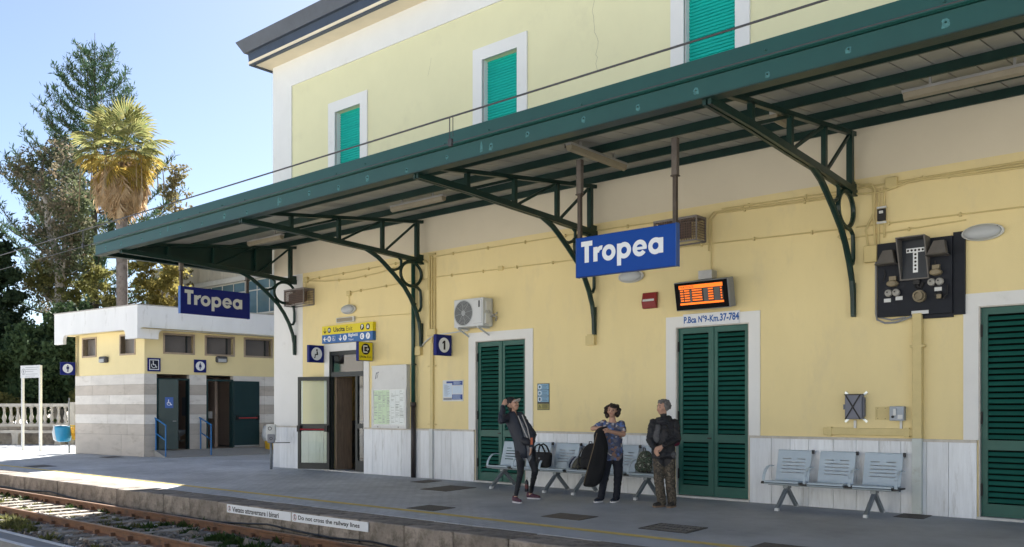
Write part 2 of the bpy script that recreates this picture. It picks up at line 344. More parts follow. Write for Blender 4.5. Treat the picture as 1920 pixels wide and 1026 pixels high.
# weeds
def blades(name, clumps, mat, per=60, hgt=(.05,.16), wid=.012, spread=.14):
    V=[];F=[]
    for (cx,cy,cz,s) in clumps:
        k = int(per*s)
        for _ in range(k):
            a = rng.uniform(0,2*math.pi); rr = spread*s*math.sqrt(rng.random()); x=cx+rr*math.cos(a); y=cy+rr*math.sin(a)
            h = rng.uniform(*hgt)*(.5+.7*s)*(1-.5*rr/(spread*s+1e-6)); w = wid*rng.uniform(.6,1.8); th = rng.uniform(0,2*math.pi); ln = rng.uniform(.1,1.0)*abs(h)
            dx,dy = math.cos(th)*w, math.sin(th)*w; lx,ly = -math.sin(th)*ln, math.cos(th)*ln
            o=len(V); V += [(x-dx,y-dy,cz),(x+dx,y+dy,cz),(x+dx*1.3+lx*.5,y+dy*1.3+ly*.5,cz+h*.6),(x-dx*1.3+lx*.5,y-dy*1.3+ly*.5,cz+h*.6),(x+lx,y+ly,cz+h)]
            F += [(o,o+1,o+2,o+3),(o+3,o+2,o+4)]
    me = bpy.data.meshes.new(name); me.from_pydata(V,[],F); me.materials.append(mat); return tag(link(name,me),kind='stuff')
weed = leafmat('weed_green', (.03,.065,.015), (.065,.10,.03), 3, .25)
weed2 = leafmat('weed_yellow_green', (.10,.12,.03), (.20,.18,.08), 3, .35)
cl=[]
for i in range(105): cl.append((rng.uniform(-27,-9.6), rng.uniform(-5.66,-5.44) if rng.random()<.7 else rng.uniform(-5.9,-5.56), -.6, rng.uniform(.5,1.3)))
for i in range(40): cl.append((rng.uniform(-15.5,-9.6), rng.uniform(-7.1,-5.9), -.6, rng.uniform(.5,1.2)))
for cx,cy,s in ((-19.6,-5.52,2.2),(-15.6,-5.56,2.4),(-14.9,-5.56,2.2),(-12.9,-6.3,2.4),(-12.3,-6.25,2.2),(-11.6,-6.5,2.2),(-22.6,-5.5,1.8),(-13.2,-5.55,1.8),(-12.5,-5.55,1.9),(-11.4,-5.55,1.8),(-10.7,-5.55,1.7)):
    for _ in range(4): cl.append((cx+rng.uniform(-.2,.2),cy+rng.uniform(-.06,.06),-.6,s*.6))
blades('weeds', cl, weed, 70)
cl=[(rng.uniform(-23,-15.2), rng.uniform(-7.1,-6.0), -.6, rng.uniform(.4,1.0)) for i in range(26)]
cl+=[(rng.uniform(-20,-16.5), rng.uniform(-8.15,-7.5), -.6, rng.uniform(.6,1.5)) for i in range(40)]+[(-15.2,-8.05,-.6,1.3),(-13.6,-8.0,-.6,1.0)]
blades('dry_weeds', cl, weed2, 60)
cpts=[(-30+i*.9, -5.455-.02*math.sin(i*1.3), -.44-.05*math.sin(i*.55)-.03*math.sin(i*1.9)) for i in range(28)]
tag(MB().tube(cpts,.016,6).build('cable', black), 'black cable sagging along the foot of the platform edge', 'cable')

# ------------------------------------------------------------------ station building
st = thing('station_building', 'yellow two storey station building with white trim and green shutters', 'station building')
def wall_grid(x0,x1,z0,z1,opens,y0,y1,name,mat):
    mb = MB(); xs = sorted({x0,x1,*[o[0] for o in opens],*[o[1] for o in opens]})
    for a,b in zip(xs[:-1],xs[1:]):
        z = z0
        for o in sorted([o for o in opens if o[0]<=a+1e-6 and o[1]>=b-1e-6], key=lambda o:o[2]):
            if o[2]>z+1e-6: mb.box(a,b,y0,y1,z,o[2])
            z = max(z,o[3])
        if z < z1-1e-6: mb.box(a,b,y0,y1,z,z1)
    return mb.build(name, mat, st)
D2,D3,D4 = (-13.2,-11.77),(-8.22,-6.80),(-3.26,-1.84)
ent = (-18.35,-16.97)
lower_open = [(ent[0],ent[1],0,3.05)]+[(d[0],d[1],0,3.05) for d in (D2,D3,D4)]
WX = [-17.6,-12.49,-7.55,-2.5]
wall_grid(-19.5,6,0,5.17,lower_open,0,.3,'ground_floor_wall',yel_lo)
MB().box(-20.81,-19.5,-.004,.3,0,5.17).build('corner_pilaster',white,st)
MB().box(-20.81,6,-.003,.3,5.17,6.3).build('wall_band',beige,st)
wall_grid(-19.97,6,6.3,10.24,[(x-.5,x+.5,6.95,9.12) for x in WX],0,.3,'upper_floor_wall',yel_up)
MB().box(-20.83,-19.97,-.03,.3,6.3,10.24).box(-20.83,6,-.03,.3,10.24,10.93).build('white_band',white,st)
MB().box(-20.81,-20.5,.3,10,0,10.93).box(-20.5,6,9.7,10,0,3.1-3.1+.02).box(-20.5,-15.6,9.7,10,3.2,10.93).box(-15.6,6,9.7,10,.02,10.93).box(5.7,6,.3,9.7,0,10.93).build('outer_wall',white,st)
MB().box(-21.1,6.3,-.62,10.5,10.93,11.0).build('soffit',soffit_m,st)
gp=[(-.60,10.90),(-.62,11.22),(-.70,11.23),(-.86,11.52),(-.80,11.54),(-.5,11.25),(-.5,10.90)]
gut=MB()
k_=len(gp); A_=[(-21.10-(-.60-y),y,z) for y,z in gp]; B_=[(6.35,y,z) for y,z in gp]; C_=[(-21.10-(-.60-y),10.6,z) for y,z in gp]
gut.add(A_+B_+C_,[(i,(i+1)%k_,k_+(i+1)%k_,k_+i) for i in range(k_)]+[((i+1)%k_,i,2*k_+i,2*k_+(i+1)%k_) for i in range(k_)])
gut.build('gutter',zinc,st)
MB().add([(-21.1,-.6,11.25),(6.3,-.6,11.25),(6.3,10.5,11.25),(-21.1,10.5,11.25),(-16,5,13.6),(2,5,13.6)],[(0,1,5,4),(2,3,4,5),(1,2,5),(3,0,4)]).build('roof',M('roof_tiles',(.28,.14,.09),.8,.3,8),st)
# hall behind the glass doors
yin = M('hall_yellow',(.80,.56,.22),.8,.05)
MB().box(-20.5,-20.42,.3,9.7,.02,3.1).build('hall_wall',yin,st)
MB().box(-15.7,-15.6,.3,9.7,.02,3.1).build('hall_wall',yin,st)
MB().box(-20.42,-15.7,.3,9.7,3.1,3.2).build('hall_ceiling',white,st)
MB().box(-20.42,-15.7,.3,9.7,0,.02).build('hall_floor',M('hall_floor',(.3,.28,.25),.3),st)
MB().box(-20.42,-20.39,.3,9.7,.02,1.25).build('hall_dado',M('hall_dado',(.10,.085,.07),.5,.3,6),st)
# window surrounds and roller shutters
slm = MB().extr([(-.48,0,.0),(-.48,-.02,.008),(-.48,-.016,.044),(-.48,0,.052)],(.96,0,0)).mesh('shutter_slat',teal)
for x in WX:
    w = MB(); w.box(x-.77,x-.5,-.035,.02,6.6,9.12).box(x+.5,x+.77,-.035,.02,6.6,9.12).box(x-.77,x+.77,-.035,.02,9.12,9.39).box(x-.5,x-.48,.02,.28,6.6,9.12).box(x+.48,x+.5,.02,.28,6.6,9.12)
    wo = w.build('window',white,st)
    MB().box(x-.48,x+.48,.15,.18,6.95,9.12).build('shutter_box',teal,wo)
    for k in range(36): link('shutter_slat',slm,wo,(x,.148,6.96+k*.06))
# marble dado, slab by slab
rr = random.Random(3)
for a,b in ((-20.81,-18.56),(-16.95,-13.22),(-11.75,-8.24),(-6.78,-3.28),(-1.82,6)):
    n = max(1,round((b-a)/.34)); x=a
    cuts=[a]+[a+(b-a)*(i+rr.uniform(-.12,.12))/n for i in range(1,n)]+[b]
    for c,d in zip(cuts[:-1],cuts[1:]):
        o = MB().box(c+.003,d-.003,-.03-rr.uniform(0,.004),-.006,0,1.09).build('dado_panel',marble,st)
    MB().box(a,b,-.05,-.006,1.091,1.13).build('dado_ledge',stone_trim,st)
grout = M('dado_grout',(.66,.66,.64),.8,.1)
for a,b in ((-20.80,-18.57),(-16.94,-13.23),(-11.74,-8.25),(-6.77,-3.29),(-1.81,5.9)): MB().box(a,b,-.0058,-.0045,.0,1.09).build('dado_joint',grout,st)
# door surrounds and louvred doors
def door(d, name='shutter_door'):
    x0,x1 = d; w = x1-x0
    MB().box(x0-.2,x0,-.02,.02,1.131,3.05).box(x1,x1+.2,-.02,.02,1.131,3.05).box(x0-.2,x1+.2,-.02,.02,3.05,3.24).build('door_surround',white,st)
    MB().box(x0-.0,x0+.018,-.012,.3,0,3.05).box(x1-.018,x1,-.012,.3,0,3.05).box(x0+.018,x1-.018,-.012,.3,3.032,3.05).build('door_jamb',stone_trim,st)
    MB().box(x0-.02,x1+.02,-.06,.28,-.01,.035).build('door_step',M('step_stone',(.5,.5,.48),.7,.2,6,.2,40),st)
    f = MB(); a=x0+.02; b=x1-.02; mid=(a+b)/2
    for l0,l1 in ((a,mid-.004),(mid+.004,b)):
        f.box(l0,l0+.085,.05,.095,.04,3.03).box(l1-.085,l1,.05,.095,.04,3.03)
        f.box(l0+.085,l1-.085,.05,.095,.04,.22).box(l0+.085,l1-.085,.05,.095,.99,1.13).box(l0+.085,l1-.085,.05,.095,2.93,3.03)
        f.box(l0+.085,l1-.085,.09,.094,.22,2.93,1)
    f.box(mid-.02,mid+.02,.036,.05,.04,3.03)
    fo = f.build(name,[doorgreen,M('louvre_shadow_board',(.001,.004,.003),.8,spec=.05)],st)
    sw = mid-.004-a-.17
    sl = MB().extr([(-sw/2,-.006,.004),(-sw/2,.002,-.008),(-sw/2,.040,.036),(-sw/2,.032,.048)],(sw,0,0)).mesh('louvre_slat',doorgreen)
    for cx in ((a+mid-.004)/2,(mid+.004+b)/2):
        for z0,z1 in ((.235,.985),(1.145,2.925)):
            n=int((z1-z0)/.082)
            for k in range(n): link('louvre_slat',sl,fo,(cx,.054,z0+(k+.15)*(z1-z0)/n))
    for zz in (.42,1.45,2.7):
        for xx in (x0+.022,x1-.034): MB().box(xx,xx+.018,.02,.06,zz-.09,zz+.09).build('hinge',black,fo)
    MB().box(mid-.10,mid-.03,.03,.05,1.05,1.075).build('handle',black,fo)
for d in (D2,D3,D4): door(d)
# glass entrance
x0,x1 = ent
MB().box(x0-.2,x0,-.02,.02,0,3.05).box(x1,x1+.2,-.02,.02,1.131,3.05).box(x0-.2,x1+.2,-.02,.02,3.05,3.24).build('door_surround',white,st)
MB().box(x0-.02,x1+.02,-.06,.28,-.01,.03).build('door_step',M('step_stone',(.5,.5,.48)),st)
ef = MB(); ef.box(x0,x0+.06,.02,.1,.03,3.05).box(x1-.06,x1,.02,.1,.03,3.05).box(x0+.06,x1-.06,.02,.1,2.95,3.05).box(x0+.06,x1-.06,.02,.1,2.40,2.52)
ef.box(-17.34,-17.26,.02,.1,.03,2.40).box(-17.26,-17.03,.02,.1,.03,.3).box(-17.26,-17.03,.02,.1,1.1,1.22)
eo = ef.build('entrance_frame',darkm,st)
MB().box(x0+.06,x1-.06,.055,.061,2.52,2.95).build('transom_pane',mirror_glass,eo)
MB().box(-17.26,-17.03,.055,.061,.3,1.1).build('side_pane',mirror_glass,eo); MB().box(-17.26,-17.03,.055,.061,1.22,2.40).build('side_pane',mirror_glass,eo)
lw=.9
lf = MB(); lf.box(0,.075,-.025,.025,.04,2.41).box(lw-.075,lw,-.025,.025,.04,2.41).box(.075,lw-.075,-.025,.025,.04,.2).box(.075,lw-.075,-.025,.025,1.02,1.2).box(.075,lw-.075,-.025,.025,2.31,2.41)
leaf = lf.build('glass_door_leaf',darkm,st,(-18.32,-.02,0),R(180+25))
MB().box(.075,lw-.075,-.004,.004,.2,1.02).build('door_pane',glass,leaf); MB().box(.075,lw-.075,-.004,.004,1.2,2.31).build('door_pane',glass,leaf)
pb = MB(); pb.tube([(.1,.085,1.06),(lw-.1,.085,1.06)],.018,8,0); pb.box(.02,.1,.025,.11,1.0,1.16,1).box(lw-.1,lw-.02,.025,.11,1.0,1.16,1)
pb.build('panic_bar',[M('panic_red',(.35,.02,.03),.4),black],leaf)
wood = M('walnut_wood',(.21,.155,.115),.5,.35,3,.1,30,stretch=(6,6,.8))
MB().box(-18.27,-18.22,.12,.62,.03,2.4).build('inner_door',wood,st)

# hairline cracks in the plaster
rk=random.Random(12); cm_=M('crack_dark',(.22,.21,.15),.9)
def crack(x,z0,z1,wd=.006):
    m=MB(); z=z1; px_=x
    while z>z0:
        zn=z-rk.uniform(.06,.16); xn=px_+rk.uniform(-.05,.05); m.add([(px_-wd/2,-.0012,z),(px_+wd/2,-.0012,z),(xn+wd/2,-.0012,zn),(xn-wd/2,-.0012,zn)],[(3,2,1,0)]); z=zn; px_=xn
    m.build('plaster_crack',cm_,st)
crack(-10.05,8.2,9.6); crack(-14.6,9.3,9.6,.004)
# ------------------------------------------------------------------ behind the photographer: second platform, plus unseen wall and houses added to bounce sunlight
tag(MB().box(-90,40,-24,-11.6,-.66,-.10).build('platform', M('second_platform_concrete',(.47,.47,.46),.85,.15,1.5,.2,30)),kind='structure')
bw=thing('bounce_wall','long pale wall added unseen behind the second platform to bounce sunlight','wall',(-20,-24.2,-.1))
MB().box(-80,50,-.2,0,0,3.2).build('wall_face',M('bounce_wall_plaster',(.60,.58,.54),.85,.12,.8),bw); MB().box(-80,50,-.26,.06,3.2,3.3).build('coping',concrete,bw)
for i,(x,h,w,c) in enumerate(((-58,11,20,(.62,.58,.52)),(-34,12.5,18,(.66,.65,.63)),(-12,11,17,(.64,.58,.50)),(9,12,18,(.64,.62,.57)))):
    hm=M('bounce_house_plaster_%s'%('ochre','white','peach','cream')[i],c,.85,.08,.8)
    hb=thing('bounce_house','%s house with closed shutters, added unseen to bounce sunlight onto the station'%('ochre','whitish','peach','cream')[i],'house',(x,-34,-.66),0,'unseen houses added to bounce sunlight')
    MB().box(-w/2,w/2,-10,0,0,h).build('wall',hm,hb); MB().box(-w/2-.3,w/2+.3,-10.3,.3,h,h+.3).build('roof',concrete,hb)
    for fl in range(3):
        for k in range(5): MB().box(-w/2+1.6+k*(w-3.2)/4-.5,-w/2+1.6+k*(w-3.2)/4+.5,.002,.06,1.2+fl*3.4,3.0+fl*3.4).build('window',doorgreen,hb)
# ------------------------------------------------------------------ platform canopy
cp = thing('platform_canopy','long dark green steel canopy on curved brackets along the yellow station wall','canopy')
CX0, CX1 = -21.02, 3.0
roofz = lambda y: 5.925+.12*y
fb = MB(); L = CX1-CX0
fb.extr([(CX0,-4.75,5.20),(CX0,-4.75,5.425),(CX0,-4.715,5.425),(CX0,-4.715,5.20)],(L,0,0))
fb.extr([(CX0,-4.77,5.432),(CX0,-4.795,5.45),(CX0,-4.795,5.645),(CX0,-4.74,5.665),(CX0,-4.715,5.65),(CX0,-4.715,5.432)],(L,0,0))
fas = fb.build('fascia',green,cp)
MB().box(CX0,CX1,-4.78,-4.60,5.185,5.198).build('fascia_lip',dgreen,cp)
sc = MB(); scm = M('faded_paint',(.05,.15,.15),.6,.5,30); bl = MB()
rs = random.Random(5)
for i in range(26):
    x = CX0+.5+i*.86+rs.uniform(-.12,.12)
    for zz,yy,dy in ((5.30,-4.75,0),(5.50,-4.795,0)):
        if zz>5.4 and rs.random()<.55: continue
        z=zz+rs.uniform(-.03,.03); r=rs.uniform(.028,.045)*(1 if zz<5.4 else .6)
        pts=[]
        for k in range(14):
            a=2*math.pi*k/14; rad=r*rs.uniform(.75,1.15)*(1.5 if math.sin(a)<-.5 else 1)
            pts.append((x+rad*math.cos(a),z+rad*math.sin(a)))
        outer=pts; inner=[(x+(p[0]-x)*.6,z+(p[1]-z)*.6) for p in pts]
        if zz<5.4: sc.extr([(p[0],yy-.0015,p[1]) for p in pts],(0,.001,0))
        bl.lathe([(.012,0),(.012,.012),(.006,.018)],8,(x,yy,z),'-y')
for (x,z) in ((-13.6,5.40),(-8.6,5.40),(-17.6,5.46)):
    sc.plate([(x-.02,z-.16),(x+.04,z-.15),(x+.03,z-.06),(x+.01,z+.0),(x-.005,z-.03)],-4.7525)
tag(sc.build('faded_paint_mark',scm,fas),kind='stuff'); tag(bl.build('bolt',green,fas),kind='stuff')
purl = [-4.58,-3.58,-2.40,-1.21,-.06]
for y in purl:
    z=roofz(y); MB().box(CX0+.05,CX1,y-.03,y+.03,z+.035,z+.15).box(CX0+.05,CX1,y-.03,y+.0,z+.02,z+.034).build('purlin',dgreen,cp)
# ribbed roof sheets
pw=.33; rp=MB()
a=(-4.72,roofz(-4.72)+.155); b=(.02,roofz(.02)+.155)
rp.add([(0,a[0],a[1]),(pw-.02,a[0],a[1]),(pw-.02,b[0],b[1]),(0,b[0],b[1]),(0,a[0],a[1]+.03),(pw-.02,a[0],a[1]+.03),(pw-.02,b[0],b[1]+.03),(0,b[0],b[1]+.03)],[(3,2,1,0),(4,5,6,7),(0,1,5,4),(1,2,6,5),(2,3,7,6),(3,0,4,7)])
rp.add([(pw-.02,a[0],a[1]+.035),(pw,a[0],a[1]+.035),(pw,b[0],b[1]+.035),(pw-.02,b[0],b[1]+.035)],[(3,2,1,0)],1)
rpm=rp.mesh('roof_sheet',[galv,M('sheet_gap',(.05,.05,.045),.7)])
for i in range(72): link('roof_sheet',rpm,cp,(CX0+.02+i*pw,0,0))
MB().add([(CX0,-4.72,roofz(-4.72)+.2),(CX1,-4.72,roofz(-4.72)+.2),(CX1,0,roofz(0)+.2),(CX0,0,roofz(0)+.2)],[(0,1,2,3)]).build('roof_cover',green,cp)
MB().extr([(CX0,-4.715,5.2),(CX0,-.02,5.2),(CX0,-.02,roofz(0)+.16),(CX0,-4.715,roofz(-4.72)+.16)],(.03,0,0)).box(CX0+.03,CX0+.16,-4.6,-.02,5.2,5.22).build('end_board',dgreen,cp)
# lattice brackets
def bracket(X):
    t=MB(); top=lambda y: (0,y,roofz(y)-.04)
    t.bar(top(-4.62),top(.0),.07,.07)
    bot=[(0,-4.72,5.17),(0,-3.59,5.15),(0,-2.42,5.09),(0,-1.22,5.04),(0,-.1,4.98)]
    for p,q in zip(bot[:-1],bot[1:]): t.bar((-.035,p[1],p[2]),(-.035,q[1],q[2]),.045,.10); t.bar((.035,p[1],p[2]),(.035,q[1],q[2]),.045,.10)
    o=t.build('bracket',dgreen,cp,(X,0,0))
    for y,z in ((-3.58,5.14),(-2.40,5.08),(-1.21,5.03)): MB().box(-.035,.035,y-.04,y+.04,z,roofz(y)-.05).build('post',dgreen,o)
    MB().box(-.045,.045,-.225,-.135,5.0,roofz(-.18)-.03).build('wall_post',dgreen,o)
    for (y0,z0),(y1,z1) in (((-3.50,5.19),(-2.46,roofz(-2.46)-.08)),((-2.32,5.14),(-1.28,roofz(-1.28)-.08)),((-1.13,5.08),(-.26,roofz(-.26)-.1))): MB().bar((0,y0,z0),(0,y1,z1),.04,.045).build('diagonal_brace',dgreen,o)
    c=MB(); c.tube([(0,-1.75,5.07),(0,-1.53,4.99),(0,-1.34,4.91),(0,-1.17,4.80),(0,-.88,4.59),(0,-.56,4.33),(0,-.38,4.11),(0,-.22,3.85),(0,-.11,3.58),(0,-.065,3.32),(0,-.06,3.05)],[.05]*8+[.047,.043,.04],8)
    c.tube([(0,-.36+.315*math.cos(R(a)),4.65+.275*math.sin(R(a))) for a in range(0,360,15)],.038,6,closed=True)
    c.tube([(0,-1.12,5.02),(0,-.92,5.0),(0,-.74,4.98),(0,-.66,4.92),(0,-.66,4.80),(0,-.73,4.73),(0,-.86,4.68),(0,-.95,4.68)],.032,6)
    c.tube([(0,-.36,4.38),(0,-.16,4.36),(0,-.075,4.30),(0,-.055,4.15),(0,-.055,3.92),(0,-.09,3.84),(0,-.17,3.82)],.034,6)
    c.box(-.055,.055,-.24,-.012,4.9,5.02).box(-.04,.04,-.14,-.012,5.02,5.12).box(-.03,.03,-.08,-.012,3.02,3.55)
    c.build('curved_brace',dgreen,o,smooth=False)
for X in (-19.8,-14.88,-10.0,-5.03): bracket(X)
MB().extr([(-19.87,-4.3,5.24),(-19.87,-.7,5.1),(-19.87,-.7,roofz(-.7)-.08),(-19.87,-4.3,roofz(-4.3)-.06)],(.012,0,0)).build('wind_panel',dgreen,cp)
for x in (-14.98,-10.08): MB().box(x-.1,x+.1,-.09,-.0,2.82,3.0).box(x-.07,x+.07,-.08,-.0,3.0,3.03).build('bracket_foot',ycond,cp)
# fluorescent battens
tubew=M('lamp_cover_opal',(.27,.235,.165),.4,.1,5)
def batten(p,rot,label,ln=1.5,tray=False):
    t=thing('fluorescent_lamp',label,'lamp',p,rot,'fluorescent lamps under the canopy')
    m=MB(); m.extr([(-ln/2,-.06,.05),(-ln/2,-.045,-.02),(-ln/2,0,-.045),(-ln/2,.045,-.02),(-ln/2,.06,.05)],(ln,0,0)); m.build('diffuser',tubew,t)
    MB().box(-ln/2-.02,ln/2+.02,-.05,.05,.05,.09).build('housing',steel,t)
    for x in (-ln*.3,ln*.3): MB().box(x-.015,x+.015,-.015,.015,.09,.2).build('bracket',steel,t)
    if tray: MB().box(-ln/2+.1,ln/2+.1,.06,.16,.06,.12).build('cable_tray',black,t)
batten((-12.9,-2.0,5.63),0,'dusty lamp tube under the canopy between second and third bracket')
batten((-2.9,-1.9,5.64),0,'long pale lamp tube under the canopy near the right picture edge',1.6)
batten((-18.5,-1.8,5.64),0,'dusty lamp tube under the canopy beside the leftmost bracket',1.4)
batten((-8.17,-2.5,5.55),R(90),'lamp tube with black tray hung crosswise above the hanging name sign',1.5,True)
batten((-5.25,-2.25,5.58),R(90),'short floodlight like lamp with cable beside the rightmost bracket',.4)
# ------------------------------------------------------------------ overhead line
ol=thing('overhead_line','thin black overhead wires running along the track in front of the canopy','overhead line',(-20,-7,-.6))
def sag(z0,d,n=60): return [(-100+i*2+20, 0+0, z0+.6) for i in range(n)]
wm=M('wire_dark',(.035,.035,.038),.5,.1)
MB().tube([(-70,0,5.13),(30,0,5.13)],.006,6).build('contact_wire',wm,ol)
mp=[]
for i in range(61):
    x=-70+i*100/60; mp.append((x,0,5.42+.0016*((x-8)**2)*.12))
MB().tube(mp,.010,6).build('messenger_wire',wm,ol)
for x in (3.6,13.03):
    zt=5.42+.0016*((x-8)**2)*.12
    MB().tube([(x,0,5.12),(x,0,zt)],.006,5).tube([(x+.05,0,5.2),(x+.05,0,zt)],.005,5).box(x-.015,x+.04,-.015,.015,5.10,5.18).build('dropper',wm,ol)
# ------------------------------------------------------------------ station name signs
def tropea(parent,y,mat,ox,oz,s=1.0):
    """bold rounded letters, built stroke by stroke; ox,oz = start of the base line"""
    H=.35*s; xh=.235*s; w=.082*s; k=s
    def P(n,f):
        m=MB(); f(m); m.build('letter',mat,parent)
    X=lambda v: ox+v*k
    P('T',lambda m:m.plate([(X(0),oz+H-w),(X(.07),oz+H-w),(X(.07),oz),(X(.155),oz),(X(.155),oz+H-w),(X(.225),oz+H-w),(X(.225),oz+H),(X(0),oz+H)],y))
    def r_(m):
        m.plate([(X(.245),oz),(X(.328),oz),(X(.328),oz+xh),(X(.245),oz+xh)],y)
        m.ring(X(.405),oz+xh-.10*s,.112*s,.045*s,y-.0004,78,178,10)
    P('r',r_)
    ro=.130*s; ri=.055*s; cz=oz+xh/2
    P('o',lambda m:m.ring(X(.548),cz,ro,ri,y,0,360,32))
    def p_(m): m.plate([(X(.707),oz-.115*s),(X(.785),oz-.115*s),(X(.785),oz+xh),(X(.707),oz+xh)],y); m.ring(X(.842),cz,ro,ri,y-.0004,0,360,32)
    P('p',p_)
    def e_(m):
        m.ring(X(1.132),cz,ro,ri*1.08,y,0,325,30); m.plate([(X(1.05),cz-.026*s),(X(1.258),cz-.026*s),(X(1.262),cz+.018*s),(X(1.05),cz+.018*s)],y-.0004)
    P('e',e_)
    def a_(m): m.ring(X(1.418),cz,ro,ri,y,0,360,32); m.plate([(X(1.478),oz),(X(1.556),oz),(X(1.556),oz+xh),(X(1.478),oz+xh)],y-.0004)
    P('a',a_)
def namesign(loc,rot,label,bmat,tmat,zt,tops):
    t=thing('station_name_sign',label,'station sign',loc,rot,'station name signs hanging under the canopy')
    o=MB().box(-.94,.94,-.05,.05,-.325,.325).build('sign_panel',bmat,t); bevel(o,.008,1)
    MB().box(-.946,-.936,-.053,.053,-.33,.33).box(.936,.946,-.053,.053,-.33,.33).build('end_cap',M('sign_edge_blue',(.03,.10,.34),.4),t)
    tropea(t,-.0525,tmat,-.835,-.10)
    for i,x in enumerate((-.90,.90)):
        z1=tops[i]; zm=.325+.55*(z1-.325)
        m=MB(); m.box(x-.03,x+.03,-.03,.03,.325,zm,0); m.box(x-.055,x+.055,-.05,.05,zm,zm+.02,0); m.box(x-.045,x+.045,-.04,.04,zm+.02,z1,1)
        m.build('hanger',[rustpost,M('hanger_sleeve',(.15,.13,.115),.6,.25,8)],t)
lw_=M('letter_white',(.70,.74,.78),.5,.04); lg_=M('letter_grey_white',(.60,.62,.58),.5,.06)
namesign((-7.82,-2.23,4.07),0,'bright blue name sign with white lettering hanging parallel to the wall',blue,lw_,1,(1.62,1.62))
namesign((-19.9,-2.31,4.21),R(90),'dark blue name sign with greyish lettering hanging under the left canopy end',navy,lg_,0,(.98,.9))

# ------------------------------------------------------------------ wall signs
def flag(x,z,w,h,label,face,pic,hang=.0,side=None):
    """box sign standing out from the wall, read from the right"""
    t=thing('flag_sign',label,'sign',(x,-.04-w/2,z),R(90),'box signs standing out from the station wall')
    o=MB().box(-w/2,w/2,-.05,.05,-h/2,h/2).build('sign_box',side or face,t); bevel(o,.008,1)
    MB().box(-w/2+.012,w/2-.012,-.053,-.0505,-h/2+.012,h/2-.012).build('sign_face',face,t)
    MB().box(w/2,w/2+.04,-.03,.03,-h*.35,h*.35).build('wall_mount',steel,t)
    pic(t); return t
def man(m,cx,cz,s,y,skirt=False,mi=0):
    m.disc(cx,cz+.40*s,.085*s,y,14,mi)
    if skirt: m.plate([(cx-.12*s,cz+.28*s),(cx-.22*s,cz-.18*s),(cx+.22*s,cz-.18*s),(cx+.12*s,cz+.28*s)],y,mi)
    else: m.plate([(cx-.17*s,cz+.28*s),(cx-.17*s,cz-.08*s),(cx-.10*s,cz-.08*s),(cx-.10*s,cz-.1*s),(cx+.10*s,cz-.1*s),(cx+.10*s,cz-.08*s),(cx+.17*s,cz-.08*s),(cx+.17*s,cz+.28*s)],y,mi)
    for sg in (-1,1): m.plate([(cx+sg*.02*s,cz-.1*s),(cx+sg*.095*s,cz-.1*s),(cx+sg*.095*s,cz-.48*s),(cx+sg*.02*s,cz-.48*s)],y-.0003,mi)
def seated(m,cx,cz,s,y,mi=0):
    m.disc(cx+.02*s,cz+.36*s,.10*s,y,14,mi)
    m.plate([(cx-.02*s,cz+.24*s),(cx+.12*s,cz+.24*s),(cx+.16*s,cz-.12*s),(cx-.22*s,cz-.12*s),(cx-.22*s,cz-.02*s),(cx-.02*s,cz-.02*s)],y,mi)
    m.plate([(cx-.22*s,cz-.12*s),(cx-.12*s,cz-.12*s),(cx-.18*s,cz-.44*s),(cx-.32*s,cz-.44*s),(cx-.32*s,cz-.36*s),(cx-.26*s,cz-.36*s)],y-.0003,mi)
def wheelchair(m,cx,cz,s,y,mi=0):
    m.disc(cx-.08*s,cz+.38*s,.075*s,y,12,mi)
    m.plate([(cx-.13*s,cz+.28*s),(cx-.03*s,cz+.28*s),(cx-.0*s,cz+.0*s),(cx+.2*s,cz+.0*s),(cx+.32*s,cz-.3*s),(cx+.42*s,cz-.26*s),(cx+.40*s,cz-.36*s),(cx+.26*s,cz-.40*s),(cx+.14*s,cz-.09*s),(cx-.1*s,cz-.09*s)],y,mi)
    m.ring(cx-.02*s,cz-.14*s,.30*s,.235*s,y-.0003,130,350,18,mi)
def arrow(m,cx,cz,s,y,ang,mi=0):
    c,n=math.cos(R(ang)),math.sin(R(ang)); T=lambda a,b:(cx+(a*c-b*n)*s,cz+(a*n+b*c)*s)
    m.plate([T(-.5,.07),T(.3,.07),T(.3,-.07),T(-.5,-.07)],y,mi)
    m.plate([T(.5,0),T(.08,.42),T(-.06,.32),T(.26,0)],y-.0003,mi); m.plate([T(.5,0),T(.26,0),T(-.06,-.32),T(.08,-.42)],y-.0003,mi)
def pic_wait(t):
    m=MB(); m.disc(0,0,.165,-.0545,30,0); seated(m,0,0,.26,-.056,1); m.build('pictogram',[wht,blk],t)
flag(-18.58,2.99,.46,.44,'navy waiting room sign with a seated figure left of the entrance',navy,pic_wait)
def pic_exit(t):
    m=MB(); m.disc(0,.055,.135,-.0545,30,0)
    m.plate([(-.075,.14),(-.075,-.03),(.05,-.03),(.05,-.005),(-.05,-.005),(-.05,.115),(.05,.115),(.05,.14)],-.056,1)
    m.plate([(-.01,.085),(.055,.085),(.055,.025),(-.01,.025)],-.0556,0); arrow(m,.045,.055,.09,-.0575,0,1)
    m.build('pictogram',[blk,wht],t); text(t,'Uscita',.2,.05,blk,-.185,-.155,-.0545,.03); text(t,'Exit',.13,.05,blk,.045,-.155,-.0545,0)
flag(-16.65,2.97,.44,.46,'yellow exit sign with a black round door symbol above the entrance',yell,pic_exit,side=navy)
def pic_one(t):
    m=MB(); m.disc(0,0,.165,-.0545,30,0); m.plate([(-.02,-.1),(.035,-.1),(.035,.1),(-.005,.1),(-.055,.06),(-.055,.02),(-.02,.045)],-.056,1); m.build('number',[wht,blk],t)
flag(-13.95,2.99,.47,.46,'navy platform sign with number 1 in a white circle',navy,pic_one)
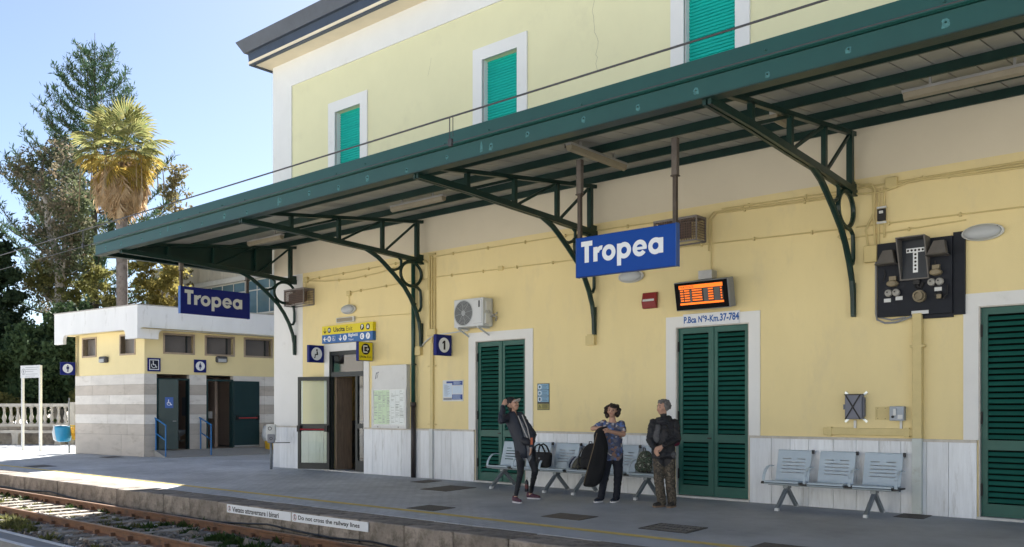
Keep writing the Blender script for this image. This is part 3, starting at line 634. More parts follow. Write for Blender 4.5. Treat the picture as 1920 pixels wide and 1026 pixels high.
# direction board over the entrance
t=thing('direction_sign','yellow and blue direction board over the glass entrance','sign',(-17.53,-.05,3.475))
MB().box(-1.0,1.0,-.05,.048,.0,.22).build('exit_panel',yell,t)
MB().box(-1.0,-.41,-.05,.048,-.22,-.003).box(-.405,1.0,-.05,.048,-.22,-.003).build('tickets_panel',blue2,t)
m=MB(); arrow(m,-.88,.10,.15,-.052,-90,0); m.disc(-.70,.11,.07,-.052,20,0); m.plate([(-.74,.085),(-.66,.085),(-.66,.13),(-.68,.145),(-.72,.145),(-.74,.13)],-.0535,1); m.plate([(-.725,.1),(-.675,.1),(-.675,.125),(-.725,.125)],-.0545,0)
for x in (.60,.82): m.disc(x,.115,.075,-.052,22,0)
m.ring(.605,.135,.035,.014,-.0535,-95,95,10,1); m.plate([(.575,.07),(.595,.07),(.595,.17),(.575,.17)],-.0537,1); m.plate([(.59,.148),(.61,.148),(.61,.17),(.59,.17)],-.0539,1); m.plate([(.59,.10),(.61,.10),(.61,.121),(.59,.121)],-.0539,1)
m.plate([(.78,.075),(.86,.075),(.86,.115),(.845,.155),(.795,.155),(.78,.115)],-.0535,1); m.plate([(.80,.118),(.84,.118),(.834,.14),(.806,.14)],-.0545,0); m.disc(.797,.095,.009,-.0545,8,0); m.disc(.843,.095,.009,-.0545,8,0)
arrow(m,-.87,-.11,.15,-.052,180,1); m.disc(-.70,-.11,.072,-.052,20,1); man(m,-.722,-.11,.10,-.0535,False,2); man(m,-.676,-.11,.10,-.0535,True,2)
m.ring(-.52,-.11,.085,.078,-.052,45,405,4,1); wheelchair(m,-.525,-.11,.11,-.0535,1)
arrow(m,-.25,-.11,.15,-.052,-90,1); m.disc(-.07,-.11,.072,-.052,20,1); man(m,-.07,-.11,.11,-.0535,False,2)
for x in (.60,.82): m.disc(x,-.11,.078,-.052,22,1)
m.ring(.60,-.11,.045,.028,-.0535,60,300,12,2); m.plate([(.59,-.15),(.605,-.15),(.605,-.07),(.59,-.07)],-.0537,2); seated(m,.82,-.11,.12,-.0535,2)
tag(m.build('pictogram',[blk,wht,blue2],t),kind='stuff')
text(t,'Uscita',.46,.12,blk,-.53,.055,-.052,.028); text(t,'Exit',.24,.12,blk,-.01,.055,-.052,-.004)
text(t,'Biglietti',.36,.10,wht,.07,-.115,-.052,.025); text(t,'Tickets',.20,.05,wht,.07,-.19,-.052,0)
# enamel plate
t=thing('enamel_plate','white enamel plate with blue kilometre lettering over the middle shutter door','sign',(-7.51,-.025,3.165))
pl=MB().box(-.55,.55,-.012,.004,-.115,.105).build('plate',M('enamel_white',(.66,.68,.70),.35,.08,6,dirt=(.35,.25,.15),dscale=9,dth=.68),t); bevel(pl,.004,1)
eb=M('enamel_blue',(.01,.09,.33),.5,.05)
text(t,'P.Bca',.25,.12,eb,-.53,-.06,-.0135,.035); text(t,'N°9',.17,.125,eb,-.24,-.06,-.0135,.035); text(t,'-Km.',.23,.12,eb,-.06,-.06,-.0135,.03); text(t,'37-784',.36,.135,eb,.18,-.06,-.0135,.035)
# departures display
t=thing('departure_display','departure display with glowing orange lines over the middle shutter door','display',(-7.53,-.22,3.57),0)
tilt=R(-14)
def tb(m): 
    for i,p in enumerate(m.v):
        y,z=p[1],p[2]; m.v[i]=(p[0],y*math.cos(tilt)-z*math.sin(tilt)*-1*-1,y*math.sin(tilt)+z*math.cos(tilt))
    return m
def tl(o): o.rotation_euler=(R(12),0,0); return o
b=tl(MB().box(-.52,.52,-.11,.11,-.25,.25).build('casing',M('display_casing',(.22,.23,.24),.45),t)); bevel(b,.015,2)
tl(MB().box(-.505,.505,-.118,-.111,-.235,.235).build('screen_glass',M('screen_black',(.004,.004,.005),.6,spec=.08),t))
og=emit('screen_orange',(1,.17,.004),.27); gd=M('screen_grey',(.10,.10,.10),.5)
s=MB(); s.box(-.42,.42,-.121,-.1185,-.15,.19,1)
s.box(-.42,.42,-.1225,-.1212,.125,.19,0); s.box(-.42,.42,-.1225,-.1212,-.15,-.115,0)
rs=random.Random(9)
for k in range(5):
    z=.085-k*.043
    for xa,xb in ((-.40,-.34),(-.32,-.22),(-.17,.02),(.14,.235),(.37,.40)):
        x=xa
        while x<xb: 
            wd=rs.uniform(.012,.024); s.box(x,min(x+wd,xb),-.1225,-.1212,z,z+.024,0); x+=wd+.004
s.box(.05,.135,-.1222,-.1212,-.11,.115,2); s.box(.25,.36,-.1222,-.1212,-.11,.115,2); s.box(-.215,-.18,-.1222,-.1212,-.11,.1,2)
tl(s.build('screen',[og,black,gd],t)); 
tx=textmesh('lettering','PARTENZE',.27,.038,black,.01,0,-.40,.14,-.1232); tl(link('lettering',tx,t))
MB().box(-.13,.13,.02,.20,.27,.42).box(-.05,.05,.05,.2,-.1,.3).build('wall_bracket',steel,t)
# info board with timetables
t=thing('notice_board','white timetable notice case with green and white sheets beside the entrance','notice board',(-15.92,0,1.12))
o=MB().box(-.62,.62,-.12,-.001,0,1.5).build('case',plas,t); bevel(o,.008,1)
MB().box(-.62,.62,-.128,-.121,.93,.97).box(-.62,.62,-.132,-.121,.0,.075).box(-.62,-.555,-.132,-.121,.075,.93).box(.57,.62,-.132,-.121,.075,.93).box(-.62,.62,-.13,-.121,1.46,1.5).build('case_frame',plas,t)
gs=M('timetable_green',(.42,.58,.36),.7,.08,6); ws=M('timetable_white',(.62,.66,.66),.7,.06,6); pr=M('print_grey',(.16,.2,.19),.7)
MB().box(-.54,.02,-.124,-.1215,.10,.91).build('timetable_sheet',gs,t); MB().box(.03,.56,-.124,-.1215,.10,.91).build('timetable_sheet',ws,t)
m=MB(); rs=random.Random(2)
for c in range(7):
    for k in range(24):
        x=-.52+c*.153; z=.14+k*.032
        if rs.random()<.62: m.box(x,x+rs.uniform(.06,.13),-.1255,-.1245,z,z+.010 if rs.random()<.8 else z+.018)
for c in range(8): m.box(-.53+c*.153,-.527+c*.153,-.1255,-.1245,.12,.9)
m.build('timetable_print',pr,t)
MB().box(-.555,.57,-.131,-.1295,.075,.93).build('case_glass',glassmat('case_glass',(.97,.98,.98),.995),t)
m=MB(); m.plate([(-.50,1.18),(-.47,1.18),(-.43,1.34),(-.46,1.34)],-.1225); m.plate([(-.45,1.30),(-.36,1.33),(-.36,1.36),(-.44,1.33)],-.1227); m.plate([(-.44,1.2),(-.42,1.2),(-.38,1.3),(-.40,1.3)],-.1226); m.build('emblem',gplas,t)
for x in (-.38,.35): MB().lathe([(.014,0),(.014,.008)],10,(x,-.132,.035),'-y').build('lock',black,t)
# poster
t=thing('poster','small white and blue notice on the wall below the number sign','poster',(-13.89,0,1.99))
o=MB().box(-.32,.32,-.012,-.001,-.235,.235).build('panel',plas,t)
m=MB(); pb=M('poster_blue',(.02,.06,.26),.6,.1,8); m.box(-.02,.30,-.0135,-.0121,.12,.21,0); m.box(-.2,-.02,-.0135,-.0121,.165,.21,0); m.box(-.02,.30,-.0135,-.0121,-.2,-.085,0); m.box(-.3,-.03,-.0133,-.0121,-.21,-.16,2)
m.box(-.29,-.03,-.0135,-.0121,-.14,.155,1); m.box(-.01,.28,-.0135,-.0121,-.07,.105,1)
for k in range(5): m.box(.0,.25-.03*(k%2),-.0145,-.0136,-.185+k*.02,-.178+k*.02,1)
for k in range(4): m.box(.02,.27-.05*(k%2),-.0145,-.0136,.135+k*.018,.142+k*.018,1)
for k in range(11): m.box(-.27,-.27+.1+.1*((k*37)%5)/5,-.0145,-.0136,-.12+k*.024,-.114+k*.024,2)
m.build('print',[pb,M('poster_pale',(.50,.60,.72),.6),gplas],t)
# warning notice
t=thing('warning_notice','narrow blue and yellow warning notice beside the shutter door','sign',(-11.30,0,1.83))
MB().box(-.155,.155,-.012,-.001,-.27,.27).build('panel',darkm,t)
m=MB(); pb2=M('notice_blue',(.20,.36,.50),.6,.1,8); ol_=M('notice_olive',(.33,.30,.10),.6,.1,8)
for k in range(3): m.box(-.145,.145,-.0135,-.0121,.145-k*.125,.258-k*.125,0)
m.box(-.145,.145,-.0135,-.0121,-.258,-.142,1)
for k in range(3): m.ring(-.09,.2-k*.125,.048,.036,-.015,0,360,16,2)
m.plate([(-.108,.165-.25+.01),(-.096,.165-.25+.0),(-.07,-.022),(-.082,-.012)],-.0155,3); m.plate([(-.108,-.025),(-.096,-.015),(-.07,-.078),(-.082,-.088)],-.0157,3); m.ring(-.09,.075,.02,.01,-.015,0,270,10,3); m.disc(-.09,.2,.018,-.015,10,3)
m.plate([(-.13,-.235),(-.05,-.235),(-.09,-.16)],-.0145,3); m.plate([(-.118,-.229),(-.062,-.229),(-.09,-.176)],-.0155,1); m.plate([(-.094,-.222),(-.086,-.222),(-.084,-.192),(-.096,-.192)],-.0165,3)
for k in range(4): m.box(-.03,.12,-.0145,-.0136,-.235+k*.022,-.226+k*.022,3)
for j in range(3):
    for k in range(3): m.box(-.02,.11-.03*(k%2),-.0145,-.0136,.17-j*.125+k*.028,.176-j*.125+k*.028,3)
m.build('print',[pb2,ol_,wht,blk],t)
# platform edge plates
for x,lab,s1,w1 in ((-13.2,'white Italian warning plate on the platform edge, left one of the pair','Vietato attraversare i binari',1.42),(-11.235,'white English warning plate on the platform edge, right one of the pair','Do not cross the railway lines',1.56)):
    t=thing('edge_plate',lab,'sign',(x,-5.424,-.19),0,'warning plates on the platform edge')
    MB().box(-.968,.968,-.008,0,-.073,.073).build('plate',M('plate_white',(.66,.69,.72),.4,.06,3,dirt=(.42,.40,.36),dscale=4,dth=.66),t)
    text(t,s1,w1,.09,blk,-.79,-.05,-.0095,.022)
    m=MB(); m.ring(-.885,0,.05,.042,-.0095,0,360,20,1); m.plate([(-.895,-.03),(-.88,-.03),(-.873,.03),(-.89,.03)],-.0097,0); m.disc(-.883,.035,.010,-.0097,8,0); m.plate([(-.865,-.028),(-.853,-.028),(-.885,.008),(-.893,.002)],-.0099,0)
    m.build('pictogram',[blk,M('print_red',(.35,.02,.03),.5)],t)
    for xx in (-.95,.95):
        for zz in (-.058,.058): MB().lathe([(.006,0),(.006,.004)],6,(xx,-.008,zz),'-y').build('screw',steel,t)
# ------------------------------------------------------------------ fixtures on the station wall
def oval(x,z,label):
    t=thing('wall_lamp',label,'lamp',(x,0,z),0,'oval bulkhead lamps on the station wall')
    m=MB(); m.lathe([(.10,0),(.118,.02),(.122,.05),(.115,.075)],24,(0,0,0),'-y',0,2.3,1.0); m.build('body',plas,t,smooth=False)
    m=MB(); m.lathe([(.11,.0751),(.10,.10),(.07,.125),(.03,.135),(.005,.136)],24,(0,0,0),'-y',0,2.3,1.0); m.build('diffuser',M('lamp_lens_grey',(.42,.44,.45),.35,.05),t,smooth=True)
    MB().lathe([(.007,0),(.007,.01)],8,(.2,-.10,.06),'-y').build('screw',black,t)
oval(-17.53,4.07,'oval grey bulkhead lamp on the wall above the entrance direction board')
oval(-9.16,4.06,'oval grey bulkhead lamp half hidden behind the bright blue name sign')
oval(-3.2,4.10,'oval grey bulkhead lamp on the wall right of the telephone panel')
t=thing('emergency_lamp','slim white emergency lamp strip directly above the direction board','lamp',(-17.65,0,3.82))
bevel(MB().box(-.35,.35,-.07,-.001,-.065,.065).build('housing',plas,t),.012,2); MB().box(-.31,.31,-.078,-.071,-.045,.045).build('diffuser',tubew,t)
mesh_m=M('cage_mesh',(.16,.11,.085),.6,.2,8,metal=.3)
def cage(x,z,w,label):
    t=thing('caged_loudspeaker',label,'loudspeaker',(x,0,z),0,'caged loudspeakers on the station wall')
    m=MB()
    for yy in (-.33,-.015):
        for zz in (-.2,.2): m.box(-w/2,w/2,yy-.012,yy+.012,zz-.012,zz+.012)
        for xx in (-w/2,w/2): m.box(xx-.012,xx+.012,yy-.012,yy+.012,-.2,.2)
    for xx in (-w/2,w/2):
        for zz in (-.2,.2): m.box(xx-.012,xx+.012,-.33,-.015,zz-.012,zz+.012)
    m.build('frame',M('cage_frame',(.22,.20,.19),.55,.2,6),t)
    m=MB(); n=int(w/.045)
    for i in range(1,n): x_=-w/2+i*w/n; m.box(x_-.006,x_+.006,-.338,-.334,-.19,.19)
    for k in range(1,9): m.box(-w/2,w/2,-.342,-.339,-.2+k*.045-.005,-.2+k*.045+.005)
    for i in range(1,7):
        y_=-.33+i*.045
        for xx in (-w/2-.006,w/2+.006): m.box(xx-.002,xx+.002,y_-.005,y_+.005,-.19,.19)
    for k in range(1,9):
        for xx in (-w/2-.010,w/2+.010): m.box(xx-.002,xx+.002,-.33,-.02,-.2+k*.045-.005,-.2+k*.045+.005)
    tag(m.build('wire_mesh',mesh_m,t),kind='stuff')
    MB().extr([(-w*.36,-.28,-.15),(w*.36,-.28,-.15),(w*.2,-.05,-.08),(-w*.2,-.05,-.08)],(0,0,.26)).build('horn',M('horn_dark',(.07,.05,.045),.6),t)
    MB().box(-w/2-.01,w/2+.01,-.35,-.0,.205,.225).build('rain_cover',M('cage_frame',(.22,.20,.19)),t)
cage(-19.42,4.50,.85,'caged loudspeaker on the wall beside the leftmost canopy bracket')
cage(-8.05,4.72,.85,'caged loudspeaker on the wall behind the hanging bright blue name sign')
# air conditioner
t=thing('air_conditioner','white air conditioner outdoor unit with round fan grille over the left shutter door','air conditioner',(-13.09,-.02,3.34))
acm=M('air_conditioner_white',(.55,.57,.58),.4,.05,3,dirt=(.40,.40,.38),dscale=4,dth=.62)
o=MB().box(-.43,.43,-.33,-.02,0,.6).build('casing',acm,t); bevel(o,.015,2)
m=MB(); m.disc(-.14,.3,.26,-.333,36,0,.002)
m.build('fan_opening',M('fan_dark',(.035,.038,.04),.5),t)
m=MB()
for k in range(8): m.ring(-.14,.3,.065+k*.028,.055+k*.028,-.3365,0,360,36)
for k in range(8): 
    a=R(k*45+10); c,s_=math.cos(a),math.sin(a); m.plate([(-.14+.05*c-.004*s_,.3+.05*s_+.004*c),(-.14+.05*c+.004*s_,.3+.05*s_-.004*c),(-.14+.265*c+.004*s_,.3+.265*s_-.004*c),(-.14+.265*c-.004*s_,.3+.265*s_+.004*c)],-.335)
m.ring(-.14,.3,.275,.255,-.338,0,360,40); m.disc(-.14,.3,.055,-.338,20); tag(m.build('fan_grille',M('grille_grey',(.30,.32,.33),.45),t),kind='stuff')
MB().box(.30,.34,-.334,-.3305,.40,.54).build('badge',black,t)
m=MB(); m.box(.16,.40,-.3335,-.3305,.555,.56); m.box(.395,.40,-.3335,-.3305,.06,.555); m.box(.16,.40,-.3335,-.3305,.06,.065); m.build('panel_seam',gplas,t)
MB().box(.431,.45,-.25,-.10,.34,.52).box(.431,.47,-.28,-.12,.05,.26).build('side_cover',plas,t)
MB().tube([(.45,-.18,.34),(.48,-.16,.28),(.52,-.1,.24),(.55,-.03,.27),(.53,-.0,.30)],.014,6).tube([(.45,-.15,.2),(.5,-.1,.22),(.55,-.03,.2),(.5,-.0,.12)],.016,6).build('pipe',M('pipe_insulation',(.35,.34,.32),.7),t)
MB().bar((-.3,-.36,-.02),(-.3,.015,-.02),.04,.03).bar((.3,-.36,-.02),(.3,.015,-.02),.04,.03).bar((-.3,-.34,-.02),(-.3,.01,-.18),.03,.03).bar((.3,-.34,-.02),(.3,.01,-.18),.03,.03).build('wall_bracket',acm,t)
# alarm sounder
t=thing('alarm_siren','red wall alarm siren between name sign and departure display','siren',(-8.75,0,3.58))
o=MB().extr([(-.155,-.0,-.15),(-.145,-.07,-.145),(-.15,-.10,-.03),(-.14,-.07,.14),(-.145,0,.15)],(.30,0,0)).build('cover',M('siren_red',(.22,.016,.014),.4,.1,4),t); bevel(o,.012,2)
MB().extr([(-.12,-.1015,-.02),(-.12,-.0935,.02),(.12,-.0935,.02),(.12,-.1015,-.02)],(0,.004,0)).build('label_strip',plas,t)
# downpipe and conduits
t=thing('downpipe','green downpipe with dark iron foot left of the number one sign','downpipe',(-15.1,-.09,0))
MB().tube([(0,0,1.72),(0,0,5.02)],.05,12).build('upper_pipe',M('downpipe_green',(.010,.055,.045),.4,.1,3),t,smooth=True)
MB().tube([(0,0,0),(0,0,1.66)],.057,12).tube([(0,0,1.64),(0,0,1.74)],.068,12).build('iron_foot',M('cast_iron',(.035,.028,.027),.5,.2,5),t,smooth=True)
for z in (2.6,4.0): MB().tube([(0,0,z),(0,0,z+.03)],.058,12).box(-.015,.015,0,.085,z,z+.03).build('clamp',dgreen,t)
def cable(name,label,runs,mat=ycond,r=.016,cat='cable',boxes=(),clips=True):
    t=thing(name,label,cat,(runs[0][0][0],0,runs[0][0][2])); ox,oz=runs[0][0][0],runs[0][0][2]
    for q in runs: MB().tube([(p[0]-ox,p[1],p[2]-oz) for p in q],r,6).build('cable_run' if cat=='cable' else 'pipe',mat,t)
    for (x,z,w,h,d) in boxes: bevel(MB().box(x-ox-w/2,x-ox+w/2,-d,-.001,z-oz-h/2,z-oz+h/2).build('junction_box',mat,t),.01,1)
    if clips:
        m=MB()
        for q in runs:
            for a,b in zip(q[:-1],q[1:]):
                l=(Vector(b)-Vector(a)).length
                for k in range(int(l/.9)):
                    p=Vector(a).lerp(Vector(b),(k+.5)/(int(l/.9))); m.box(p.x-ox-.012,p.x-ox+.012,-.045,-.001,p.z-oz-.03,p.z-oz+.03)
        if m.v: tag(m.build('clip',mat,t),kind='stuff')
    return t
cable('conduit','yellow painted conduit running down the wall beside the number one sign',[[(-14.62,-.03,5.08),(-14.62,-.03,3.4)],[(-14.54,-.03,5.06),(-14.54,-.03,1.12)],[(-14.46,-.03,5.02),(-14.46,-.03,3.4)],[(-14.9,-.03,4.96),(-14.75,-.03,4.98),(-14.66,-.03,4.9),(-14.66,-.03,4.3)]],boxes=((-14.54,3.32,.26,.16,.07),(-14.54,5.1,.22,.05,.05)),cat='conduit',r=.022)
MB_=MB().box(-.045,.045,-.05,-.001,0,1.95)
t=thing('cable_trunking','narrow yellow cable trunking on the wall right of the number one sign','trunking',(-14.54,0,1.13)); MB_.build('cover',ycond,t); [MB().box(-.12,.12,-.055,-.001,z,z+.015).build('strap',ycond,t) for z in (.1,1.42)]
MB().box(-.055,.055,-.075,-.036,-1.12,0).build('lower_cover',M('trunking_white',(.55,.57,.57),.6,.1,3),t)
cable('cable','yellow painted cable along the upper wall from the entrance to the middle bracket',[[(-19.25,-.04,4.97),(-15.3,-.04,5.03)],[(-14.4,-.03,5.04),(-10.2,-.03,5.03)],[(-10.0,-.03,5.03),(-8.5,-.03,5.0)],[(-19.3,-.04,4.97),(-19.3,-.04,4.74)],[(-19.25,-.05,4.95),(-18.5,-.05,4.86),(-17.4,-.05,4.82),(-16.4,-.05,4.86),(-15.3,-.05,4.98)]],boxes=((-19.3,4.98,.16,.14,.07),),r=.011)
cable('cable','thin yellow cable along the wall above the entrance lamp',[[(-17.55,-.03,4.49),(-14.7,-.03,4.56)],[(-14.4,-.03,4.57),(-8.65,-.03,4.5)],[(-17.53,-.03,4.45),(-17.53,-.03,4.2)]],boxes=((-17.53,4.47,.14,.12,.06),(-12.45,4.56,.14,.09,.05)),r=.010)
cable('cable','thin cable from the emergency lamp to the downpipe',[[(-17.25,-.02,3.84),(-15.2,-.02,3.80)]],r=.008,clips=False)
cable('cable','pale cable sloping from the conduit box to the air conditioner',[[(-14.95,-.04,2.98),(-14.75,-.04,3.12),(-14.5,-.04,3.25),(-13.4,-.04,3.3)]],plas,.016,clips=False)
cable('cable','bundle of yellow cables along the wall between display and rightmost bracket',[[(-7.55,-.03,4.35),(-7.55,-.03,4.92),(-7.45,-.03,5.02),(-5.3,-.03,4.97)],[(-7.5,-.035,4.02),(-7.5,-.035,4.9),(-7.4,-.035,4.99),(-5.3,-.035,4.93)],[(-7.3,-.03,5.05),(-5.3,-.03,5.02)]],r=.012)
cable('cable','thin cable pair across the wall behind the rightmost bracket',[[(-8.2,-.03,4.49),(-5.2,-.03,4.42)],[(-5.0,-.03,4.42),(-2.0,-.03,4.38)],[(-5.0,-.03,4.26),(-3.42,-.03,4.31)],[(-5.2,-.03,4.40),(-5.28,-.03,4.3),(-5.2,-.03,4.24),(-5.0,-.03,4.26)]],boxes=((-5.22,4.44,.1,.16,.06),),r=.011)
cable('cable','thick yellow cables along the upper wall right of the rightmost bracket',[[(-5.03,-.05,5.5),(-5.02,-.05,5.12),(-4.9,-.05,5.06),(-4.76,-.05,5.05),(-4.70,-.05,4.95),(-4.72,-.05,4.6),(-4.84,-.05,4.35),(-4.80,-.05,4.08)],[(-5.02,-.03,5.02),(-4.7,-.03,5.02),(-2.0,-.03,5.02)],[(-5.02,-.05,4.94),(-4.7,-.05,4.90),(-4.5,-.05,4.92),(-4.2,-.05,4.99),(-2,-.05,4.97)],[(-4.64,-.03,4.97),(-4.65,-.03,4.60),(-4.66,-.03,3.9)],[(-4.57,-.03,4.97),(-4.57,-.03,4.2)],[(-5.02,-.04,5.0),(-4.85,-.04,5.03),(-4.74,-.04,4.97),(-4.72,-.04,4.5),(-4.7,-.04,4.08)],[(-4.5,-.04,4.98),(-4.0,-.04,4.99),(-3.2,-.04,4.95),(-2,-.04,4.93)]],boxes=((-4.46,5.02,.18,.17,.07),(-4.76,3.97,.20,.26,.09)),r=.016)
t=thing('cable_switch','small black switch on the vertical cables above the telephone panel','switch',(-4.6,0,4.55)); MB().box(-.06,.06,-.07,-.03,-.09,.09).build('body',black,t); MB().box(-.03,.03,-.08,-.071,.02,.06).build('key',plas,t); MB().box(-.07,.07,-.06,-.03,.10,.13).box(-.07,.07,-.06,-.03,-.13,-.10).build('clip',plas,t)
# big trunking right
t=thing('cable_trunking','wide yellow trunking running down the wall below the telephone panel','trunking',(-4.07,0,0)); bevel(MB().box(-.065,.065,-.12,-.001,1.14,3.0).build('cover',ycond,t),.006,1)
MB().box(-.067,.067,-.125,-.052,.02,1.138).build('lower_cover',M('trunking_grey_white',(.50,.54,.52),.6,.1,3,dirt=(.36,.36,.32),dscale=3),t); MB().box(-.10,.10,-.124,-.001,2.5,2.53).build('strap',ycond,t)
t=thing('cable_trunking','short horizontal yellow trunking on the wall above the right bench','trunking',(-4.83,0,1.225)); bevel(MB().box(-.68,.69,-.05,-.001,-.055,.055).build('cover',ycond,t),.005,1)
for x in (-.58,.6): MB().box(x-.035,x+.035,-.058,-.001,-.07,.07).build('strap',ycond,t)
[MB().box(x,x+.033,-.03,-.001,.056,.175).build('riser',plas,t) for x in (-.20,.49)]
# telephone panel
t=thing('signal_panel','black wall panel with hooded white letter T signal and telephones','signal panel',(-4.05,-.0,3.55))
pnl=M('panel_black',(.012,.015,.022),.55,.2,4,spec=.2,dirt=(.03,.034,.042),dscale=7,dth=.6)
MB().box(-.60,.46,-.09,-.001,-.57,.55).build('board',pnl,t)
MB().box(.462,.62,-.05,-.001,-.60,.60).build('side_board',pnl,t); MB().box(.05,.46,-.05,-.001,-.63,-.572).build('lower_board',pnl,t)
cov=M('hood_grey',(.13,.12,.11),.5,.15,5)
h=MB(); x0,x1,z0,z1=-.23,.14,-.03,.55
h.extr([(x0,-.09,z0),(x0,-.15,z0),(x0,-.36,z1),(x0,-.09,z1)],(-.02,0,0)); h.extr([(x1,-.09,z0),(x1,-.15,z0),(x1,-.36,z1),(x1,-.09,z1)],(.02,0,0)); h.extr([(x0-.02,-.09,z1+.001),(x0-.02,-.37,z1+.001),(x1+.02,-.37,z1+.001),(x1+.02,-.09,z1+.001)],(0,0,.015)); h.box(x0-.02,x1+.02,-.16,-.09,z0-.02,z0-.001)
h.build('signal_hood',cov,t)
MB().box(x0,x1,-.11,-.091,z0,z1).build('signal_face',M('signal_face_navy',(.012,.018,.028),.4),t)
m=MB(); m.box(-.17,.085,-.1135,-.111,.36,.425); m.box(-.075,-.005,-.1135,-.111,.06,.36); m.build('letter',wht,t)
m=MB()
for k in range(5): m.disc(-.145+k*.052,.392,.017,-.115,12)
for k in range(5): m.disc(-.04,.33-k*.055,.017,-.115,12)
m.build('signal_lens',blk,t)
for x,z in ((-.42,.30),(.30,.36)):
    m=MB(); m.extr([(x-.13,-.30,z-.08),(x+.13,-.30,z-.08),(x+.08,-.22,z+.12),(x-.06,-.22,z+.12)],(0,.13,0)); m.extr([(x-.15,-.34,z-.10),(x+.15,-.34,z-.10),(x+.13,-.31,z-.08),(x-.13,-.31,z-.08)],(0,.22,0)); m.build('bell_hood',cov,t)
    MB().tube([(x-.07,-.12,z-.16),(x-.06,-.10,z-.22),(x-.09,-.10,z-.33)],.012,6).build('cord',black,t)
br=M('phone_brass',(.22,.18,.11),.45,.2,6)
for x,z in ((-.36,-.08),(.25,.03)):
    m=MB(); m.lathe([(.07,0),(.07,.08),(.05,.10)],14,(x,-.09,z),'-y',0,1.2,.7); m.box(x-.05,x+.05,-.15,-.09,z+.05,z+.11); m.build('key_switch',br,t)
    m=MB()
    for sx in (-.055,.055): m.lathe([(.045,0),(.058,.05),(.05,.09),(.02,.10)],14,(x+sx,-.09,z-.14),'-y')
    m.build('knob',M('knob_grey',(.32,.31,.28),.4,.1,5),t)
    m=MB()
    for sx in (-.062,.045): m.lathe([(.012,0),(.012,.004)],8,(x+sx,-.195,z-.13),'-y')
    m.build('knob_pin',black,t)
for x,z in ((-.45,-.32),(-.28,-.30),(.27,-.21)): MB().box(x-.05,x+.05,-.096,-.091,z-.03,z+.025).build('name_tag',plas,t)
MB().lathe([(.09,0),(.09,.06),(.07,.06),(.07,.14),(.05,.14),(.05,.10)],16,(.02,-.09,-.30),'-y',caps=False).lathe([(.05,.0),(.05,.09)],12,(.02,-.10,-.30),'-y').build('socket',br,t)
MB().lathe([(.06,0),(.05,.05),(.02,.06)],10,(.28,-.09,-.30),'-y').tube([(.30,-.14,-.33),(.36,-.16,-.36),(.40,-.14,-.30),(.40,-.12,-.16)],.014,6).build('plug',black,t); MB().box(.27,.33,-.18,-.14,-.36,-.30).build('plug_tip',br,t)
MB().box(-.06,.03,-.16,-.09,-.12,-.06).tube([(-.02,-.14,-.12),(-.01,-.12,-.16),(.03,-.11,-.17),(.06,-.1,-.1)],.03,8).build('cable_gland',black,t)
MB().box(-.10,.14,-.1,-.091,-.56,-.51).build('name_tag',plas,t)
MB().tube([(-.64,-.03,.3),(-.64,-.03,-.5),(-.62,-.04,-.60),(-.5,-.05,-.66),(-.35,-.05,-.66),(-.2,-.05,-.62),(-.1,-.06,-.58)],.016,6).tube([(-.61,-.03,-.5),(-.58,-.04,-.57),(-.4,-.05,-.62),(-.2,-.05,-.59)],.012,6).build('cable_loop',M('cable_grey',(.26,.27,.28),.6),t)
# grey box crossed with tape
t=thing('taped_box','grey wall box crossed with black tape above the right bench','junction box',(-5.0,0,1.61))
bevel(MB().box(-.13,.13,-.14,-.02,-.19,.19).build('box',M('box_grey',(.15,.16,.20),.5,.08,4),t),.01,1)
tp=MB(); tp.bar((-.12,-.143,.19),(.11,-.143,-.19),.022,.006,0,(0,1,0)); tp.bar((-.12,-.146,-.19),(.11,-.146,.19),.022,.006,0,(0,1,0)); tp.box(-.135,.12,-.15,-.02,.185,.20); tp.build('tape',black,t)
for sx in (-1,1):
    for sz in (-1,1): MB().bar((sx*.10,-.012,sz*.17),(sx*.17,-.012,sz*.235),.035,.006,0,(0,1,0)).build('fixing_lug',M('lug_bright',(.62,.68,.70),.3,.1,metal=.4),t)
MB().box(-.175,-.131,-.08,-.02,-.04,.04).box(.131,.15,-.09,-.02,-.15,.15).build('hinge',M('box_grey',(.15,.16,.20)),t)
t=thing('socket_box','small grey socket box on the wall beside the wide yellow trunking','socket',(-4.36,0,1.51))
bevel(MB().box(-.105,.105,-.12,-.001,-.11,.11).build('casing',M('socket_grey',(.33,.37,.42),.45,.06,4),t),.012,2); MB().box(-.04,.0,-.15,-.121,-.03,.07).box(.02,.09,-.132,-.121,-.08,-.02).build('switch_lever',plas,t); MB().lathe([(.02,0),(.02,.02)],10,(-.05,-.121,-.05),'-y').build('key',black,t)
t=thing('blank_plate','flat yellowish blank plate with corner holes left of the small socket box','plate',(-4.60,0,1.51)); MB().box(-.11,-.085,-.008,-.001,-.1,.1).box(.085,.11,-.008,-.001,-.1,.1).box(-.085,.085,-.008,-.001,.06,.1).box(-.085,.085,-.008,-.001,-.1,-.06).build('rim',ycond,t); MB().box(-.084,.084,-.004,-.001,-.059,.059).build('field',ycond,t)
for sx in (-.07,.04):
    for sz in (-.08,.08): MB().lathe([(.006,0),(.006,.002)],6,(sx,-.008,sz),'-y').build('hole',black,t)

